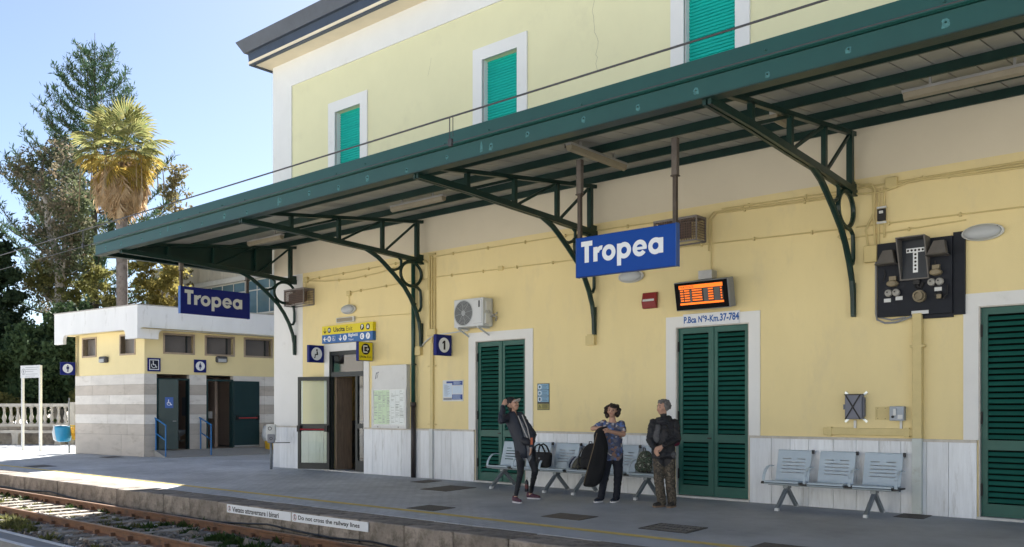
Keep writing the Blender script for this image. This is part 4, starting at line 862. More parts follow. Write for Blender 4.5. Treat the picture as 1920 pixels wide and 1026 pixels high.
# ------------------------------------------------------------------ benches
bm_=M('bench_blue_grey',(.42,.50,.56),.42,.08,3,spec=.5,rnd=.04,dirt=(.24,.26,.27),dscale=5,dth=.68)
bs=M('bench_steel',(.20,.23,.25),.4,.1,4,metal=.4); bk=M('bench_black',(.02,.02,.022),.5)
def bench(loc,label):
    t=thing('metal_bench',label,'bench',loc,0,'three seat metal benches along the station wall')
    P=.70; W=.56
    def pt(u): return u
    for i in range(3):
        cx=(i-1)*P; m=MB(); a,b=cx-W/2,cx+W/2
        # seat pan profile (y,z): rolled front edge
        prof=[(-.44,.405),(-.46,.425),(-.455,.445),(-.43,.452),(-.20,.432),(-.04,.435)]
        for (y0,z0),(y1,z1) in zip(prof[:-1],prof[1:]): m.add([(a,y0,z0),(b,y0,z0),(b,y1,z1),(a,y1,z1),(a,y0,z0-.012),(b,y0,z0-.012),(b,y1,z1-.012),(a,y1,z1-.012)],[(0,1,2,3),(7,6,5,4),(4,5,1,0),(6,7,3,2),(5,6,2,1),(7,4,0,3)])
        m.build('seat',bm_,t)
        # backrest with slots, leaning back
        q=MB(); Z0,Z1=.435,.90; yy=lambda z:-.035+.13*(z-.435)/.465
        def pan(xa,xb,za,zb):
            q.add([(xa,yy(za),za),(xb,yy(za),za),(xb,yy(zb),zb),(xa,yy(zb),zb),(xa,yy(za)+.012,za),(xb,yy(za)+.012,za),(xb,yy(zb)+.012,zb),(xa,yy(zb)+.012,zb)],[(0,1,2,3),(7,6,5,4),(4,5,1,0),(6,7,3,2),(5,6,2,1),(7,4,0,3)])
        sl=[(.555,.572),(.61,.627),(.665,.682),(.72,.737),(.775,.792)]
        pan(a,a+.09,Z0,Z1); pan(b-.09,b,Z0,Z1); z=Z0
        for k,(s0,s1) in enumerate(sl): 
            pan(a+.09,b-.09,z,s0); z=s1
        pan(a+.09,b-.09,z,Z1); pan(cx-.05,cx+.05,.775,.792)
        q.tube([(a,yy(Z1)+.015,Z1+.005),(b,yy(Z1)+.015,Z1+.005)],.017,8)
        q.build('backrest',bm_,t)
        MB().box(b-.0,b+.03,yy(Z1)-.01,yy(Z1)+.04,Z1-.03,Z1+.03).build('end_knob',bk,t)
    def arm(x):
        m=MB(); pts=[(x,-.03,.66),(x,-.12,.672),(x,-.22,.66),(x,-.30,.61),(x,-.36,.53),(x,-.385,.45),(x,-.385,.42)]
        for p,q_ in zip(pts[:-1],pts[1:]): m.bar(p,q_,.045,.012,0,(0,.5,1))
        return m
    for x in (-P-.325,-P/2,P/2,P+.325): arm(x).build('armrest',bm_,t)
    MB().box(-P-W/2,P+W/2+.06,-.30,-.22,.37,.415).build('beam',bs,t)
    for x in (-P-W/2-.01,-P/2,P/2,P+W/2+.01):
        MB().box(x-.06,x+.06,-.42,-.03,.395,.418).box(x-.055,x-.02,-.42,-.36,.419,.435).build('seat_support',bk,t)
    for x in (-P+.02,P-.02+.0):
        m=MB(); m.bar((x,-.23,.37),(x,-.63,.03),.05,.06,0,(0,1,0)); m.bar((x,-.29,.37),(x,.09,.03),.05,.06,0,(0,1,0)); m.box(x-.04,x+.04,-.33,-.19,.33,.37); m.build('leg',bs,t)
        MB().box(x-.028,x+.028,-.67,-.605,0,.045).box(x-.028,x+.028,.065,.13,0,.045).build('foot',plas,t)
    return t
bench((-5.24,-.22,-.012),'empty pale blue metal bench right of the middle shutter door')
bench((-11.22,-.28,-.012),'metal bench behind the woman in the cap with a black tote bag on it')
bench((-9.17,-.28,-.012),'metal bench behind the woman holding a coat with backpacks on it')
# ------------------------------------------------------------------ bags
cloth_blk=M('black_fabric',(.012,.012,.014),.8,.3,8,.3,60); cloth_gr=M('grey_strap',(.05,.05,.055),.7)
def lump(name,parent,rings,mat,n=18,noise_=.012,seed=0,p=2.6,sub=True):
    """stack of superellipse rings (z, cx, cy, rx, ry) made into a soft closed body"""
    V=[];F=[]
    for (z,cx,cy,rx,ry) in rings:
        for j in range(n):
            a=2*math.pi*j/n; c,s=math.cos(a),math.sin(a)
            x=cx+rx*math.copysign(abs(c)**(2/p),c); y=cy+ry*math.copysign(abs(s)**(2/p),s)
            d=mnoise.noise(Vector((x*9+seed,y*9,z*9)))*noise_; V.append((x+d,y+d,z+d*.5))
    k=len(rings)
    for i in range(k-1):
        for j in range(n): F.append((i*n+j,i*n+(j+1)%n,(i+1)*n+(j+1)%n,(i+1)*n+j))
    F+=[tuple(reversed(range(n))),tuple(range((k-1)*n,k*n))]
    me=bpy.data.meshes.new(name); me.from_pydata(V,[],F); me.materials.append(mat); me.polygons.foreach_set('use_smooth',[True]*len(F))
    o=link(name,me,parent)
    if sub: s=o.modifiers.new('sub','SUBSURF'); s.levels=1; s.render_levels=1
    return o
t=thing('tote_bag','black tote bag with looped handles standing on the left bench','bag',(-10.93,-.50,.433))
lump('bag_body',t,[(0,0,0,.17,.09),(.03,0,0,.21,.11),(.15,0,0,.22,.11),(.24,.01,0,.225,.10),(.29,.01,0,.22,.085),(.30,.01,0,.17,.06)],cloth_blk,seed=1)
for y in (-.07,.06): MB().tube([(-.12,y,.22),(-.13,y-.01,.32),(-.10,y-.01,.42),(-.02,y,.46),(.06,y,.42),(.12,y,.32),(.13,y,.24)],.017,8).build('handle',cloth_blk,t,smooth=True)
MB().box(-.0,.03,-.115,-.108,.17,.2).build('buckle',gplas,t)
t=thing('backpack','black backpack with side strap leaning on the bench backrest','backpack',(-9.80,-.46,.433),R(8))
lump('body',t,[(0,0,0,.13,.10),(.04,0,0,.18,.13),(.2,0,.0,.19,.135),(.34,0,.02,.175,.12),(.44,.01,.04,.135,.09),(.49,.02,.05,.07,.05),(.5,.02,.05,.03,.02)],cloth_blk,seed=2)
lump('front_pocket',t,[(.03,0,-.12,.10,.03),(.06,0,-.13,.14,.045),(.2,0,-.13,.14,.045),(.25,0,-.12,.10,.03)],cloth_blk,seed=5)
MB().tube([(-.17,-.07,.06),(-.21,-.10,.14),(-.2,-.09,.24),(-.17,-.05,.34),(-.1,-.04,.45)],.014,6).tube([(-.18,-.08,.12),(-.22,-.12,.10),(-.24,-.13,.05),(-.2,-.12,.0)],.010,6).build('strap',cloth_gr,t)
MB().tube([(.03,.03,.49),(.02,.03,.53),(-.03,.03,.53),(-.04,.03,.48)],.010,6).build('grab_loop',cloth_gr,t)
t=thing('cloth_bag','striped grey cloth bag lying beside the black backpack','bag',(-10.12,-.47,.433),R(-10))
strm=M('stripe_pale',(.34,.36,.40),.8,.1,8); 
b=lump('body',t,[(0,0,0,.12,.09),(.04,.0,0,.15,.11),(.12,.02,0,.14,.10),(.2,.06,0,.10,.08),(.25,.08,0,.05,.04)],M('cloth_khaki',(.10,.10,.075),.85,.2,10,.2,60),seed=3)
for k in range(3):
    x=-.11+k*.055
    MB().tube([(x-.02,-.11,.03),(x+.0,-.12,.09),(x+.04,-.105,.16),(x+.08,-.08,.215),(x+.10,-.05,.24)],.015,6).build('stripe',strm if k!=1 else M('stripe_navy',(.03,.05,.10),.8),t)
def camo(name,cols,scale=9):
    m=bpy.data.materials.new(name); m.use_nodes=True; n=m.node_tree.nodes; l=m.node_tree.links; b=n['Principled BSDF']; b.inputs['Roughness'].default_value=.85
    tc=n.new('ShaderNodeTexCoord'); nz=n.new('ShaderNodeTexNoise'); nz.inputs['Scale'].default_value=scale; nz.inputs['Detail'].default_value=2.5; l.new(tc.outputs['Object'],nz.inputs['Vector'])
    cr=n.new('ShaderNodeValToRGB'); cr.color_ramp.interpolation='CONSTANT'; l.new(nz.outputs['Fac'],cr.inputs[0]); e=cr.color_ramp.elements
    e[0].color=(*cols[0],1); e[1].position=.62; e[1].color=(*cols[-1],1)
    for i,c in enumerate(cols[1:-1]): q=e.new(.42+i*.09); q.color=(*c,1)
    l.new(cr.outputs[0],b.inputs['Base Color']); return m
camo_bag=camo('camouflage_bag',[(.03,.05,.035),(.08,.11,.07),(.035,.03,.025),(.32,.34,.28)],22)
t=thing('backpack','small camouflage backpack standing on the bench beside the older person','backpack',(-8.62,-.44,.433),R(-6))
lump('body',t,[(0,0,0,.11,.08),(.03,0,0,.155,.11),(.17,0,0,.16,.115),(.3,.01,.02,.145,.10),(.37,.02,.03,.10,.07),(.40,.02,.03,.04,.03)],camo_bag,seed=4)
lump('front_pocket',t,[(.03,0,-.10,.08,.03),(.06,0,-.11,.12,.04),(.16,0,-.11,.12,.04),(.2,0,-.10,.08,.03)],camo_bag,seed=6)
MB().tube([(.04,0,.39),(.05,-.02,.44),(.0,-.02,.45),(-.01,0,.4)],.010,6).build('grab_loop',cloth_gr,t); MB().tube([(.12,-.05,.01),(.2,-.08,.012),(.26,-.07,.012)],.013,6).build('strap',cloth_gr,t)
t=thing('water_bottle','dark bottle with pale cap standing on the platform by the bench','bottle',(-10.99,-.9,-.018))
MB().lathe([(.036,0),(.038,.02),(.038,.17),(.03,.2),(.015,.225),(.015,.235)],14).build('bottle_body',M('bottle_dark',(.02,.02,.025),.25),t,smooth=True); MB().lathe([(.017,.2351),(.017,.27)],12).build('cap',plas,t); MB().lathe([(.0385,.06),(.0385,.14)],14,caps=False).build('label_band',M('label_red',(.10,.02,.02),.5),t)

# ------------------------------------------------------------------ covers in the platform
iron=M('cover_iron',(.075,.07,.066),.6,.2,8,.15,60); rust=M('cover_plate',(.12,.105,.09),.75,.25,5,.2,50)
def cover(x0,x1,y0,y1,label,kind):
    cx,cy=(x0+x1)/2,(y0+y1)/2; t=thing('drain_cover',label,'drain cover',(cx,cy,cy*.02)); t.rotation_euler=(math.atan(.02),0,0); w,d=(x1-x0)/2,(y1-y0)/2
    if kind=='grate':
        MB().box(-w,w,-d,d,.001,.004).build('pit',black,t); m=MB(); m.box(-w,w,-d,-d+.04,.0045,.012).box(-w,w,d-.04,d,.0045,.012).box(-w,-w+.04,-d+.04,d-.04,.0045,.012).box(w-.04,w,-d+.04,d-.04,.0045,.012); m.build('frame',iron,t)
        sl=MB(); n=0
        for i in range(11):
            for j in range(3):
                xx=-w+.07+i*(2*w-.14)/10; yy=-d+.1+j*(2*d-.2)/2
                sl.bar((xx-.02,yy-(.08 if (i+j)%2 else .05),.009),(xx+.02,yy+(.08 if (i+j)%2 else .05),.009),.028,.008)
        tag(sl.build('grate_bar',M('grate_worn',(.22,.21,.20),.5,.2,6,metal=.3),t),kind='stuff')
    else:
        MB().box(-w,w,-d,d,.001,.004).build('frame',black,t); o=MB().box(-w+.012,w-.012,-d+.012,d-.012,.0045,.009).build('plate',rust if kind=='plate' else iron,t)
        m=MB()
        for i in range(12):
            for j in range(9): m.box(-w+.05+i*(2*w-.1)/11-.012,-w+.05+i*(2*w-.1)/11+.012,-d+.05+j*(2*d-.1)/8-.008,-d+.05+j*(2*d-.1)/8+.008,.0092,.0115)
        tag(m.build('stud',rust if kind=='plate' else iron,t),kind='stuff')
cover(-6.67,-5.92,-3.64,-3.05,'slotted iron drain grate near the yellow line right of the older person','grate')
cover(-11.0,-10.35,-4.02,-3.48,'dark square cover plate touching the yellow line left of the woman in the cap','iron')
cover(-8.53,-7.8,-3.49,-2.99,'brownish square cover plate in front of the woman holding a coat','plate')
cover(-13.05,-12.3,-1.8,-.92,'brownish square cover plate in front of the left shutter door','plate')
cover(-14.35,-13.9,-.88,-.32,'small brown cover at the wall foot right of the downpipe','plate')
cover(-4.8,-4.1,-4.35,-3.7,'dark studded cover at the bottom edge below the right bench','iron')
cover(-4.29,-3.87,-.5,-.04,'dark cover at the wall foot under the wide yellow trunking','iron')
cover(-27.5,-26.6,-4.0,-3.4,'dark cover on the far left platform beside the yellow line','iron')
cover(-29.6,-28.9,-.9,-.35,'dark cover on the ground at the foot of the toilet block','iron')

# ------------------------------------------------------------------ ticket validator
t=thing('ticket_validator','white and grey ticket validator on a post at the station corner','ticket machine',(-20.13,-.55,-.011))
MB().tube([(0,0,0),(0,0,.76)],.035,10).build('post',M('post_grey',(.17,.19,.21),.45,.1,5),t,smooth=True)
mach=MB().box(-.13,.10,-.12,.12,.76,1.19).build('casing',plas,t,None,R(-41)); bevel(mach,.015,2)
o=MB().box(-.06,.14,-.17,-.121,.70,.93).build('front_unit',gplas,t,None,R(41)); bevel(o,.02,2)
m=MB(); m.ring(.0,1.08,.05,.035,-.125,0,360,18); m.ring(.045,.82,.04,.028,-.175,0,360,16); m.build('emblem',blk,t,None,R(41))
MB().tube([(.03,0,.70),(.35,.35,.705)],.012,6).build('wall_stay',black,t)
# ------------------------------------------------------------------ toilet block
tb_=thing('toilet_block','low yellow toilet block with white parapet and striped stone base','toilet block',(-28.3,.03,0))
av=Vector((-.9948,-.1018,0)); bv=Vector((.12,.9928,0)).normalized()
# outward normals
na=Vector((.1018,-.9948,0)); nb=Vector((.9928,-.12,0)).normalized()
def LP(t,o,z): return av*t+na*o+Vector((0,0,z))
def RP(t,o,z): return bv*t+nb*o+Vector((0,0,z))
def fbox(m,fn,t0,t1,o0,o1,z0,z1,mi=0):
    vs=[fn(t,o,z) for z in (z0,z1) for t,o in ((t0,o0),(t1,o0),(t1,o1),(t0,o1))]
    fs=[(3,2,1,0),(4,5,6,7),(0,1,5,4),(1,2,6,5),(2,3,7,6),(3,0,4,7)]
    if (vs[1]-vs[0]).cross(vs[3]-vs[0]).z<0: fs=[tuple(reversed(f)) for f in fs]
    m.add(vs,fs,mi)
def fwall(fn,T,z0,z1,opens,mat,name,parent,th=.25):
    m=MB(); xs=sorted({T[0],T[1],*[o[0] for o in opens],*[o[1] for o in opens]})
    for a,b in zip(xs[:-1],xs[1:]):
        z=z0
        for o in sorted([o for o in opens if o[0]<=a+1e-6 and o[1]>=b-1e-6],key=lambda o:o[2]):
            if o[2]>z+1e-6: fbox(m,fn,a,b,-th,0,z,min(o[2],z1))
            z=max(z,min(o[3],z1))
        if z<z1-1e-6: fbox(m,fn,a,b,-th,0,z,z1)
    return m.build(name,mat,parent)
yt=M('toilet_yellow',(.84,.72,.40),.8,.06,.8,.1,80)
tw=M('parapet_white',(.82,.83,.83),.8,.06,.8,.06,60,dirt=(.50,.50,.47),dscale=1.6,dth=.6,stretch=(2,2,.5))
RL=9.0
lw_o=[(2.96,3.77,3.46,4.05),(.57,1.39,3.46,4.05)]; rw_o=[(.67,1.63,3.50,4.08),(2.10,3.07,3.50,4.08),(3.53,4.52,3.50,4.08),(5.6,6.5,3.5,4.08)]
rd_o=[(.40,1.50,.22,2.62),(2.10,3.07,.22,2.62)]
fwall(LP,(0,4.29),2.76,4.22,lw_o,yt,'upper_wall',tb_); fwall(RP,(0,RL),2.76,4.22,rw_o,yt,'upper_wall',tb_)
def vein(c,nm): return M(nm,c,.55,.14,1.2,.05,30,rnd=.07,dirt=(c[0]*.72,c[1]*.70,c[2]*.66),dscale=1.4,dth=.56,stretch=(1,1,3))
tA=vein((.73,.70,.65),'stone_light'); tB=vein((.53,.48,.42),'stone_dark')
zs=[0,.72,1.08,1.41,1.74,2.07,2.41,2.76]; stm=[tA,tB,tA,tB,tA,tB,tA]; rr=random.Random(4)
zb=[tB]; 
for i,(z0,z1) in enumerate(zip(zs[:-1],zs[1:])):
    mt=(tB if i==0 else (tB if i%2==1 else tA))
    n=4 if i else 3; cuts=[0]+[4.29*(k+rr.uniform(-.12,.12))/n for k in range(1,n)]+[4.29]
    for c,d in zip(cuts[:-1],cuts[1:]): m=MB(); fbox(m,LP,c+.004,d-.004,-.24,.012-rr.uniform(0,.004),z0+.004,z1-.003); m.build('stone_slab',mt,tb_)
    segs=[]; x=.0
    for o in rd_o:
        if o[3]>z0+.05: segs.append((x,o[0])); x=o[1]
    segs.append((x,RL))
    for a,b in segs:
        k=max(1,round((b-a)/1.1))
        for j in range(k): m=MB(); fbox(m,RP,a+(b-a)*j/k+.004,a+(b-a)*(j+1)/k-.004,-.24,.012-rr.uniform(0,.004),z0+.004,z1-.003); m.build('stone_slab',mt,tb_)
m=MB(); fbox(m,LP,0,4.29,-.25,.0,.002,2.758); fbox(m,RP,0,.395,-.25,.0,.002,2.758); fbox(m,RP,1.505,2.095,-.25,.0,.002,2.758); fbox(m,RP,3.075,RL,-.25,.0,.002,2.758); m.build('core_wall',M('core_brown',(.22,.19,.165),.9),tb_)
# parapet with rounded notches
def para(fn,T,notches,name):
    n0,n1=notches; r=.17; pts=[]
    zb_,zt=3.88,4.96
    pts=[(T[0],zb_)]
    if T[0]<n0: pts.append((n0,zb_)); 
    pts+= [(n0+ (0.0),zb_+.10)] 
    pts+= [(n0+r-r*math.cos(R(a)),4.19-r+r*math.sin(R(a))) for a in (0,22,45,67,90)]
    pts+= [(n1-r+r*math.sin(R(a)),4.19-r+r*math.cos(R(a))) for a in (0,22,45,67,90)] + [(n1,zb_)]
    pts+= [(T[1],zb_),(T[1],zt),(T[0],zt)]
    m=MB(); P=[fn(t,.5,z) for t,z in pts]; v=fn(0,.38,0)-fn(0,.5,0); m.extr(P,v); return m.build(name,tw,tb_)
para(LP,(-.40,4.79),(.30,4.20),'parapet'); para(RP,(-.40,RL),(.28,RL-.3),'parapet')
m=MB(); c=[LP(-.3,.38,4.2),LP(4.79,.38,4.2),LP(4.79,-9,4.2),RP(RL,.38,4.2)]
m.add([c[0]+Vector((.32,0,0)),c[1],c[1]+bv*RL,c[3]],[(0,1,2,3)]); m.add([p+Vector((0,0,.02)) for p in [c[0]+Vector((.32,0,0)),c[1],c[1]+bv*RL,c[3]]],[(3,2,1,0)]); m.build('roof_slab',yt,tb_)
m=MB(); 
for fn,T in ((LP,(-.42,4.81)),(RP,(-.36,RL))): fbox(m,fn,T[0],T[1],.36,.53,4.961,4.99)
m.build('parapet_coping',M('coping_grey',(.42,.41,.38),.8,.2,5),tb_)
m=MB(); fbox(m,lambda t,o,z: LP(4.29,0,0)+bv*t+av*o+Vector((0,0,z)),0,RL,-.25,0,.0,4.2); m.build('side_wall',yt,tb_)
# windows
wf=M('window_frame_tan',(.38,.30,.22),.6,.15,6)
room=M('room_wall',(.50,.38,.30),.8,.08)
gl_t=M('toilet_window_dark',(.16,.145,.135),.25,.1,3)
for fn,ops in ((LP,lw_o),(RP,rw_o)):
    for (a,b,z0,z1) in ops:
        m=MB(); w=.06
        fbox(m,fn,a-w,a,-.2,.02,z0-w,z1+w); fbox(m,fn,b,b+w,-.2,.02,z0-w,z1+w); fbox(m,fn,a,b,-.2,.02,z1,z1+w); fbox(m,fn,a,b,-.2,.025,z0-w,z0)
        wo=m.build('window',wf,tb_)
        m=MB(); fbox(m,fn,a,b,-.17,-.165,z0,z1); m.build('pane',gl_t,wo)
        m=MB(); s=b-.22 if fn is RP else a+.0; 
        if fn is RP: fbox(m,fn,b-.2,b-.16,-.16,-.10,z0,z1)
        else: fbox(m,fn,a+.12,a+.16,-.16,-.10,z0,z1)
        m.build('mullion',darkm,wo)
# rooms behind the doors
m=MB(); fbox(m,RP,.3,5.0,-2.2,-.25,.18,.22); m.build('room_floor',M('room_tiles',(.26,.2,.16),.4),tb_)
m=MB(); fbox(m,RP,.3,5.0,-2.3,-2.2,.2,2.8); fbox(m,RP,.2,.3,-2.3,-.25,.2,2.8); fbox(m,RP,1.75,1.85,-2.3,-.25,.2,2.8); fbox(m,RP,4.9,5.0,-2.3,-.25,.2,2.8); fbox(m,RP,2.75,2.85,-2.2,-.8,.2,2.7); m.build('room_wall',room,tb_)
m=MB(); fbox(m,RP,.2,5.0,-2.3,-.25,2.8,2.84); m.build('room_ceiling',white,tb_)
dg=M('steel_door_green',(.010,.036,.038),.4,.1,2)
def dframe(a,b):
    m=MB(); fbox(m,RP,a,a+.05,-.2,.03,.22,2.62); fbox(m,RP,b-.05,b,-.2,.03,.22,2.62); fbox(m,RP,a+.05,b-.05,-.2,.03,2.56,2.62); return m.build('door_frame',dg,tb_)
dframe(.40,1.50); dframe(2.10,3.07)
# left door stands ajar outward, hinged on its left; right door folded back against the wall
def dleaf(h,ang,w,label=None):
    o=bpy.data.objects.new('door',None)
    ba=math.atan2(bv.y,bv.x); m=MB().box(0,w,-.025,.025,.24,2.58); p=RP(h,.05,0); d=m.build('door',dg,tb_,p,ba+R(ang)); bevel(d,.006,1)
    if label: d['label']=label
    return d
d1=dleaf(.45,-28,.62,'green steel door standing ajar with a blue sticker'); 
MB().box(.2,.46,-.028,-.0255,1.62,1.98).build('sticker',M('sticker_blue',(.03,.10,.36),.5),d1)
m=MB(); wheelchair(m,.33,1.80,.22,-.0295); m.build('pictogram',wht,d1); MB().tube([(.55,-.03,1.18),(.55,-.07,1.18),(.45,-.07,1.18)],.012,6).build('handle',steel,d1)
d2=dleaf(3.07,2,.98,'green steel door folded back against the wall with a red panic bar')
MB().tube([(.12,-.09,1.27),(.88,-.09,1.27)],.018,8).build('panic_bar',M('bar_red',(.50,.05,.05),.4),d2); MB().box(.06,.14,-.11,-.026,1.2,1.36).box(.86,.94,-.11,-.026,1.2,1.36).build('bar_mount',black,d2); MB().box(.02,.96,-.03,-.0255,.25,.30).build('kick_strip',steel,d2)
# wash basin and dispenser seen through the doors
m=MB(); m.lathe([(.05,.62),(.2,.72),(.26,.85),(.24,.86),(.18,.78),(.02,.74)],16,tuple(RP(1.55,-1.0,0)),'z',0,1,1.0,False); m.build('wash_basin',plas,tb_,smooth=True)
m=MB(); m.tube([RP(1.55,-1.0,.66),RP(1.55,-1.0,.5),RP(1.62,-1.0,.46),RP(1.72,-1.0,.5)],.03,8); m.build('basin_trap',steel,tb_)
m=MB(); fbox(m,RP,1.72,1.748,-1.2,-.8,1.35,2.0); m.build('mirror',gplas,tb_)
m=MB(); fbox(m,RP,2.6,2.745,-1.25,-1.0,1.25,1.5); m.build('towel_dispenser',plas,tb_)
# sills / ramp
rampm=M('ramp_concrete',(.33,.32,.30),.8,.12,1.5,.15,40)
def ramp(t0,t1,name='ramp'):
    P=[RP(t0,.0,.004),RP(t1,.0,.004),RP(t1,1.05,.004),RP(t0,1.05,.004),RP(t0,.0,.215),RP(t1,.0,.215),RP(t1,.12,.215),RP(t0,.12,.215),RP(t1,1.05,.02),RP(t0,1.05,.02)]
    m=MB(); m.add(P,[(4,7,6,5),(7,9,8,6),(0,4,5,1),(3,2,8,9),(0,3,9,7,4),(1,5,6,8,2)]); m.build(name,rampm,tb_)
ramp(.30,1.75); ramp(1.752,4.6)
railm=M('rail_blue',(.015,.16,.42),.4,.08,4)
def handrail(tt,label):
    t=thing('handrail',label,'handrail',Vector((-28.3,.03,0))+RP(tt,.6,.1),math.atan2(nb.y,nb.x),'blue handrails by the toilet doors')
    MB().tube([(-.50,0,.08),(-.50,0,1.12),(-.53,0,1.17),(-.6,0,1.19)],.024,8).tube([(.36,0,-.06),(.36,0,.94)],.024,8).build('post',railm,t); MB().tube([(-.62,0,1.19),(-.5,0,1.17),(.38,0,.95)],.024,8).build('top_rail',railm,t); MB().tube([(-.5,0,.68),(.36,0,.46)],.02,8).build('mid_rail',railm,t)
handrail(.34,'blue tubular handrail left of the ajar toilet door')
handrail(1.86,'blue tubular handrail between the two toilet doors')
# signs and lamps on the block
O=Vector((-28.3,.03,0)); ra=math.atan2(bv.y,bv.x)
t=thing('wheelchair_sign','blue square sign with white wheelchair symbol on the toilet block','sign',O+RP(.30,.03,3.06),ra)
MB().box(-.21,.21,-.02,.015,-.22,.22).build('plate',navy,t)
m=MB(); m.box(-.16,.16,-.0225,-.0205,-.17,.17,0); m.box(-.135,.135,-.0245,-.0228,-.145,.145,2); wheelchair(m,-.01,.01,.27,-.0265,0); m.build('pictogram',[wht,blk,M('sign_dark',(.01,.014,.03),.4)],t)
t=thing('women_sign','blue square sign with a woman figure in a white circle','sign',O+RP(1.865,.03,3.065),ra)
MB().box(-.21,.21,-.02,.015,-.22,.22).build('plate',navy,t); m=MB(); m.disc(0,0,.16,-.0215,28,0); man(m,0,0,.24,-.023,True,1); m.build('pictogram',[wht,M('picto_navy',(.01,.02,.12),.4)],t)
t=thing('men_sign','blue flag sign with a man figure at the left end of the toilet block','sign',O+LP(4.32,.27,3.03),ra+R(-8))
bevel(MB().box(-.24,.24,-.04,.04,-.225,.225).build('sign_box',navy,t),.008,1); m=MB(); m.disc(0,0,.165,-.0425,28,0); man(m,0,0,.25,-.044,False,1); m.build('pictogram',[wht,M('picto_navy',(.01,.02,.12))],t)
def blk_lamp(p,rot,label):
    t=thing('wall_lamp',label,'lamp',p,rot,'grey bulkhead lamps on the toilet block')
    bevel(MB().box(-.2,.2,-.16,0,-.11,.11).build('body',M('lamp_dark_grey',(.08,.08,.085),.45),t),.05,3)
    bevel(MB().box(-.15,.15,-.175,-.161,-.10,.02).build('diffuser',M('lamp_lens_grey',(.42,.44,.45)),t),.006,1)
blk_lamp(O+LP(2.32,.0,3.29),math.atan2(-av.y,-av.x),'grey box lamp on the narrow track side of the toilet block')
blk_lamp(O+RP(2.61,.0,3.32),ra,'grey box lamp under the middle window of the toilet block')
# bins
cyan=M('bin_blue',(.02,.26,.46),.4,.08,4); bagw=M('bin_bag_white',(.55,.58,.60),.5,.1,8); yb=M('bin_yellow',(.60,.38,.03),.45,.08,4); gb=M('bag_green',(.03,.30,.14),.4,.15,8)
def bin_body(parent,x,mat,z0,z1,r0,r1,name):
    m=MB(); n=16; k=5
    m.lathe([(r0,z0),(r0,z0+.05)],n,(x,0,0)); m.lathe([(r1-.005,z1-.06),(r1+.012,z1-.06),(r1+.012,z1),(r1-.02,z1)],n,(x,0,0),caps=False)
    for j in range(n):
        for i in range(k):
            a0=2*math.pi*(j+(i%2)*.5)/n; ra_=r0+(r1-r0)*i/k; rb_=r0+(r1-r0)*(i+1)/k; za=z0+.05+(z1-.06-z0-.05)*i/k; zb_=z0+.05+(z1-.06-z0-.05)*(i+1)/k
            for sgn in (-.5,.5):
                a1=a0+sgn*2*math.pi/n; m.bar((x+ra_*math.cos(a0),ra_*math.sin(a0),za),(x+rb_*math.cos(a1),rb_*math.sin(a1),zb_),.03,.012)
    return m.build(name,mat,parent)
t=thing('litter_bins','blue and yellow litter baskets hung on a grey post by the toilet block','litter bin',(-32.95,-.45,-.01),R(41))
MB().tube([(-.02,0,0),(-.02,0,1.0)],.035,8).tube([(-.02,0,1.0),(-.02,0,2.0)],.025,8).build('post',M('post_grey',(.17,.19,.21)),t)
lump('bin',t,[(.42,-.2,-.05,.17,.17),(.46,-.2,-.05,.23,.22),(.7,-.2,-.05,.28,.26),(.9,-.2,-.05,.31,.28),(.98,-.2,-.05,.31,.28)],cyan,16,.01,1,2,False)['label']='cyan blue basket'
lump('bin_bag',t,[(.44,-.38,-.02,.10,.15),(.5,-.40,-.03,.14,.18),(.75,-.44,-.02,.15,.2),(.96,-.42,-.02,.12,.22),(1.0,-.3,-.04,.28,.29),(.99,-.2,-.05,.2,.2)],bagw,16,.03,3,2,False)
b=bin_body(t,.25,yb,.48,1.02,.14,.2,'bin'); b['label']='yellow pierced basket'
t=thing('litter_bins','yellow litter bin and green bag beside the folded back toilet door','litter bin',O+RP(4.33,.35,.1),ra)
lump('bin',t,[(.02,0,0,.16,.16),(.06,0,0,.19,.19),(.6,0,0,.23,.22),(.85,0,0,.23,.22)],yb,16,.006,1,2,False); lump('bin_bag',t,[(.35,-.2,-.05,.08,.1),(.5,-.22,-.05,.14,.15),(.75,-.16,-.05,.16,.18),(.88,-.04,-.02,.22,.22)],bagw,14,.03,4,2,False); lump('bin_bag',t,[(.0,.32,-.05,.15,.15),(.1,.34,-.05,.22,.2),(.45,.32,-.05,.24,.22),(.7,.3,-.03,.18,.18),(.85,.32,-.03,.05,.05)],gb,14,.03,5,2,False)
# two-post notice
px=[Vector((-36.56,-.72,0)),Vector((-35.48,-.485,0))]; c=(px[0]+px[1])/2; ang=math.atan2(px[1].y-px[0].y,px[1].x-px[0].x)
t=thing('notice_stand','white notice panel on two pale posts left of the toilet block','notice stand',c,ang); h=(px[1]-px[0]).length/2
al=M('post_aluminium',(.50,.52,.54),.4,.08,4,metal=.3)
for sx in (-h,h): MB().box(sx-.045,sx+.045,-.04,.04,-.02,3.25).build('post',al,t)
MB().box(-h-.06,h+.06,-.055,-.041,2.78,3.26).build('panel',M('panel_white',(.62,.64,.66),.5,.04),t)
m=MB()
for k,(a,b) in enumerate(((-.3,.5),(-.3,.42),(-.3,.2),(-.3,.46),(-.3,.30))): m.box(a,b,-.0565,-.0555,3.17-k*.075-(.03 if k>2 else 0),3.185-k*.075-(.03 if k>2 else 0))
m.ring(-.42,3.02,.12,.10,-.0565,0,360,20); man(m,-.42,3.02,.17,-.058); m.build('print',gplas,t)

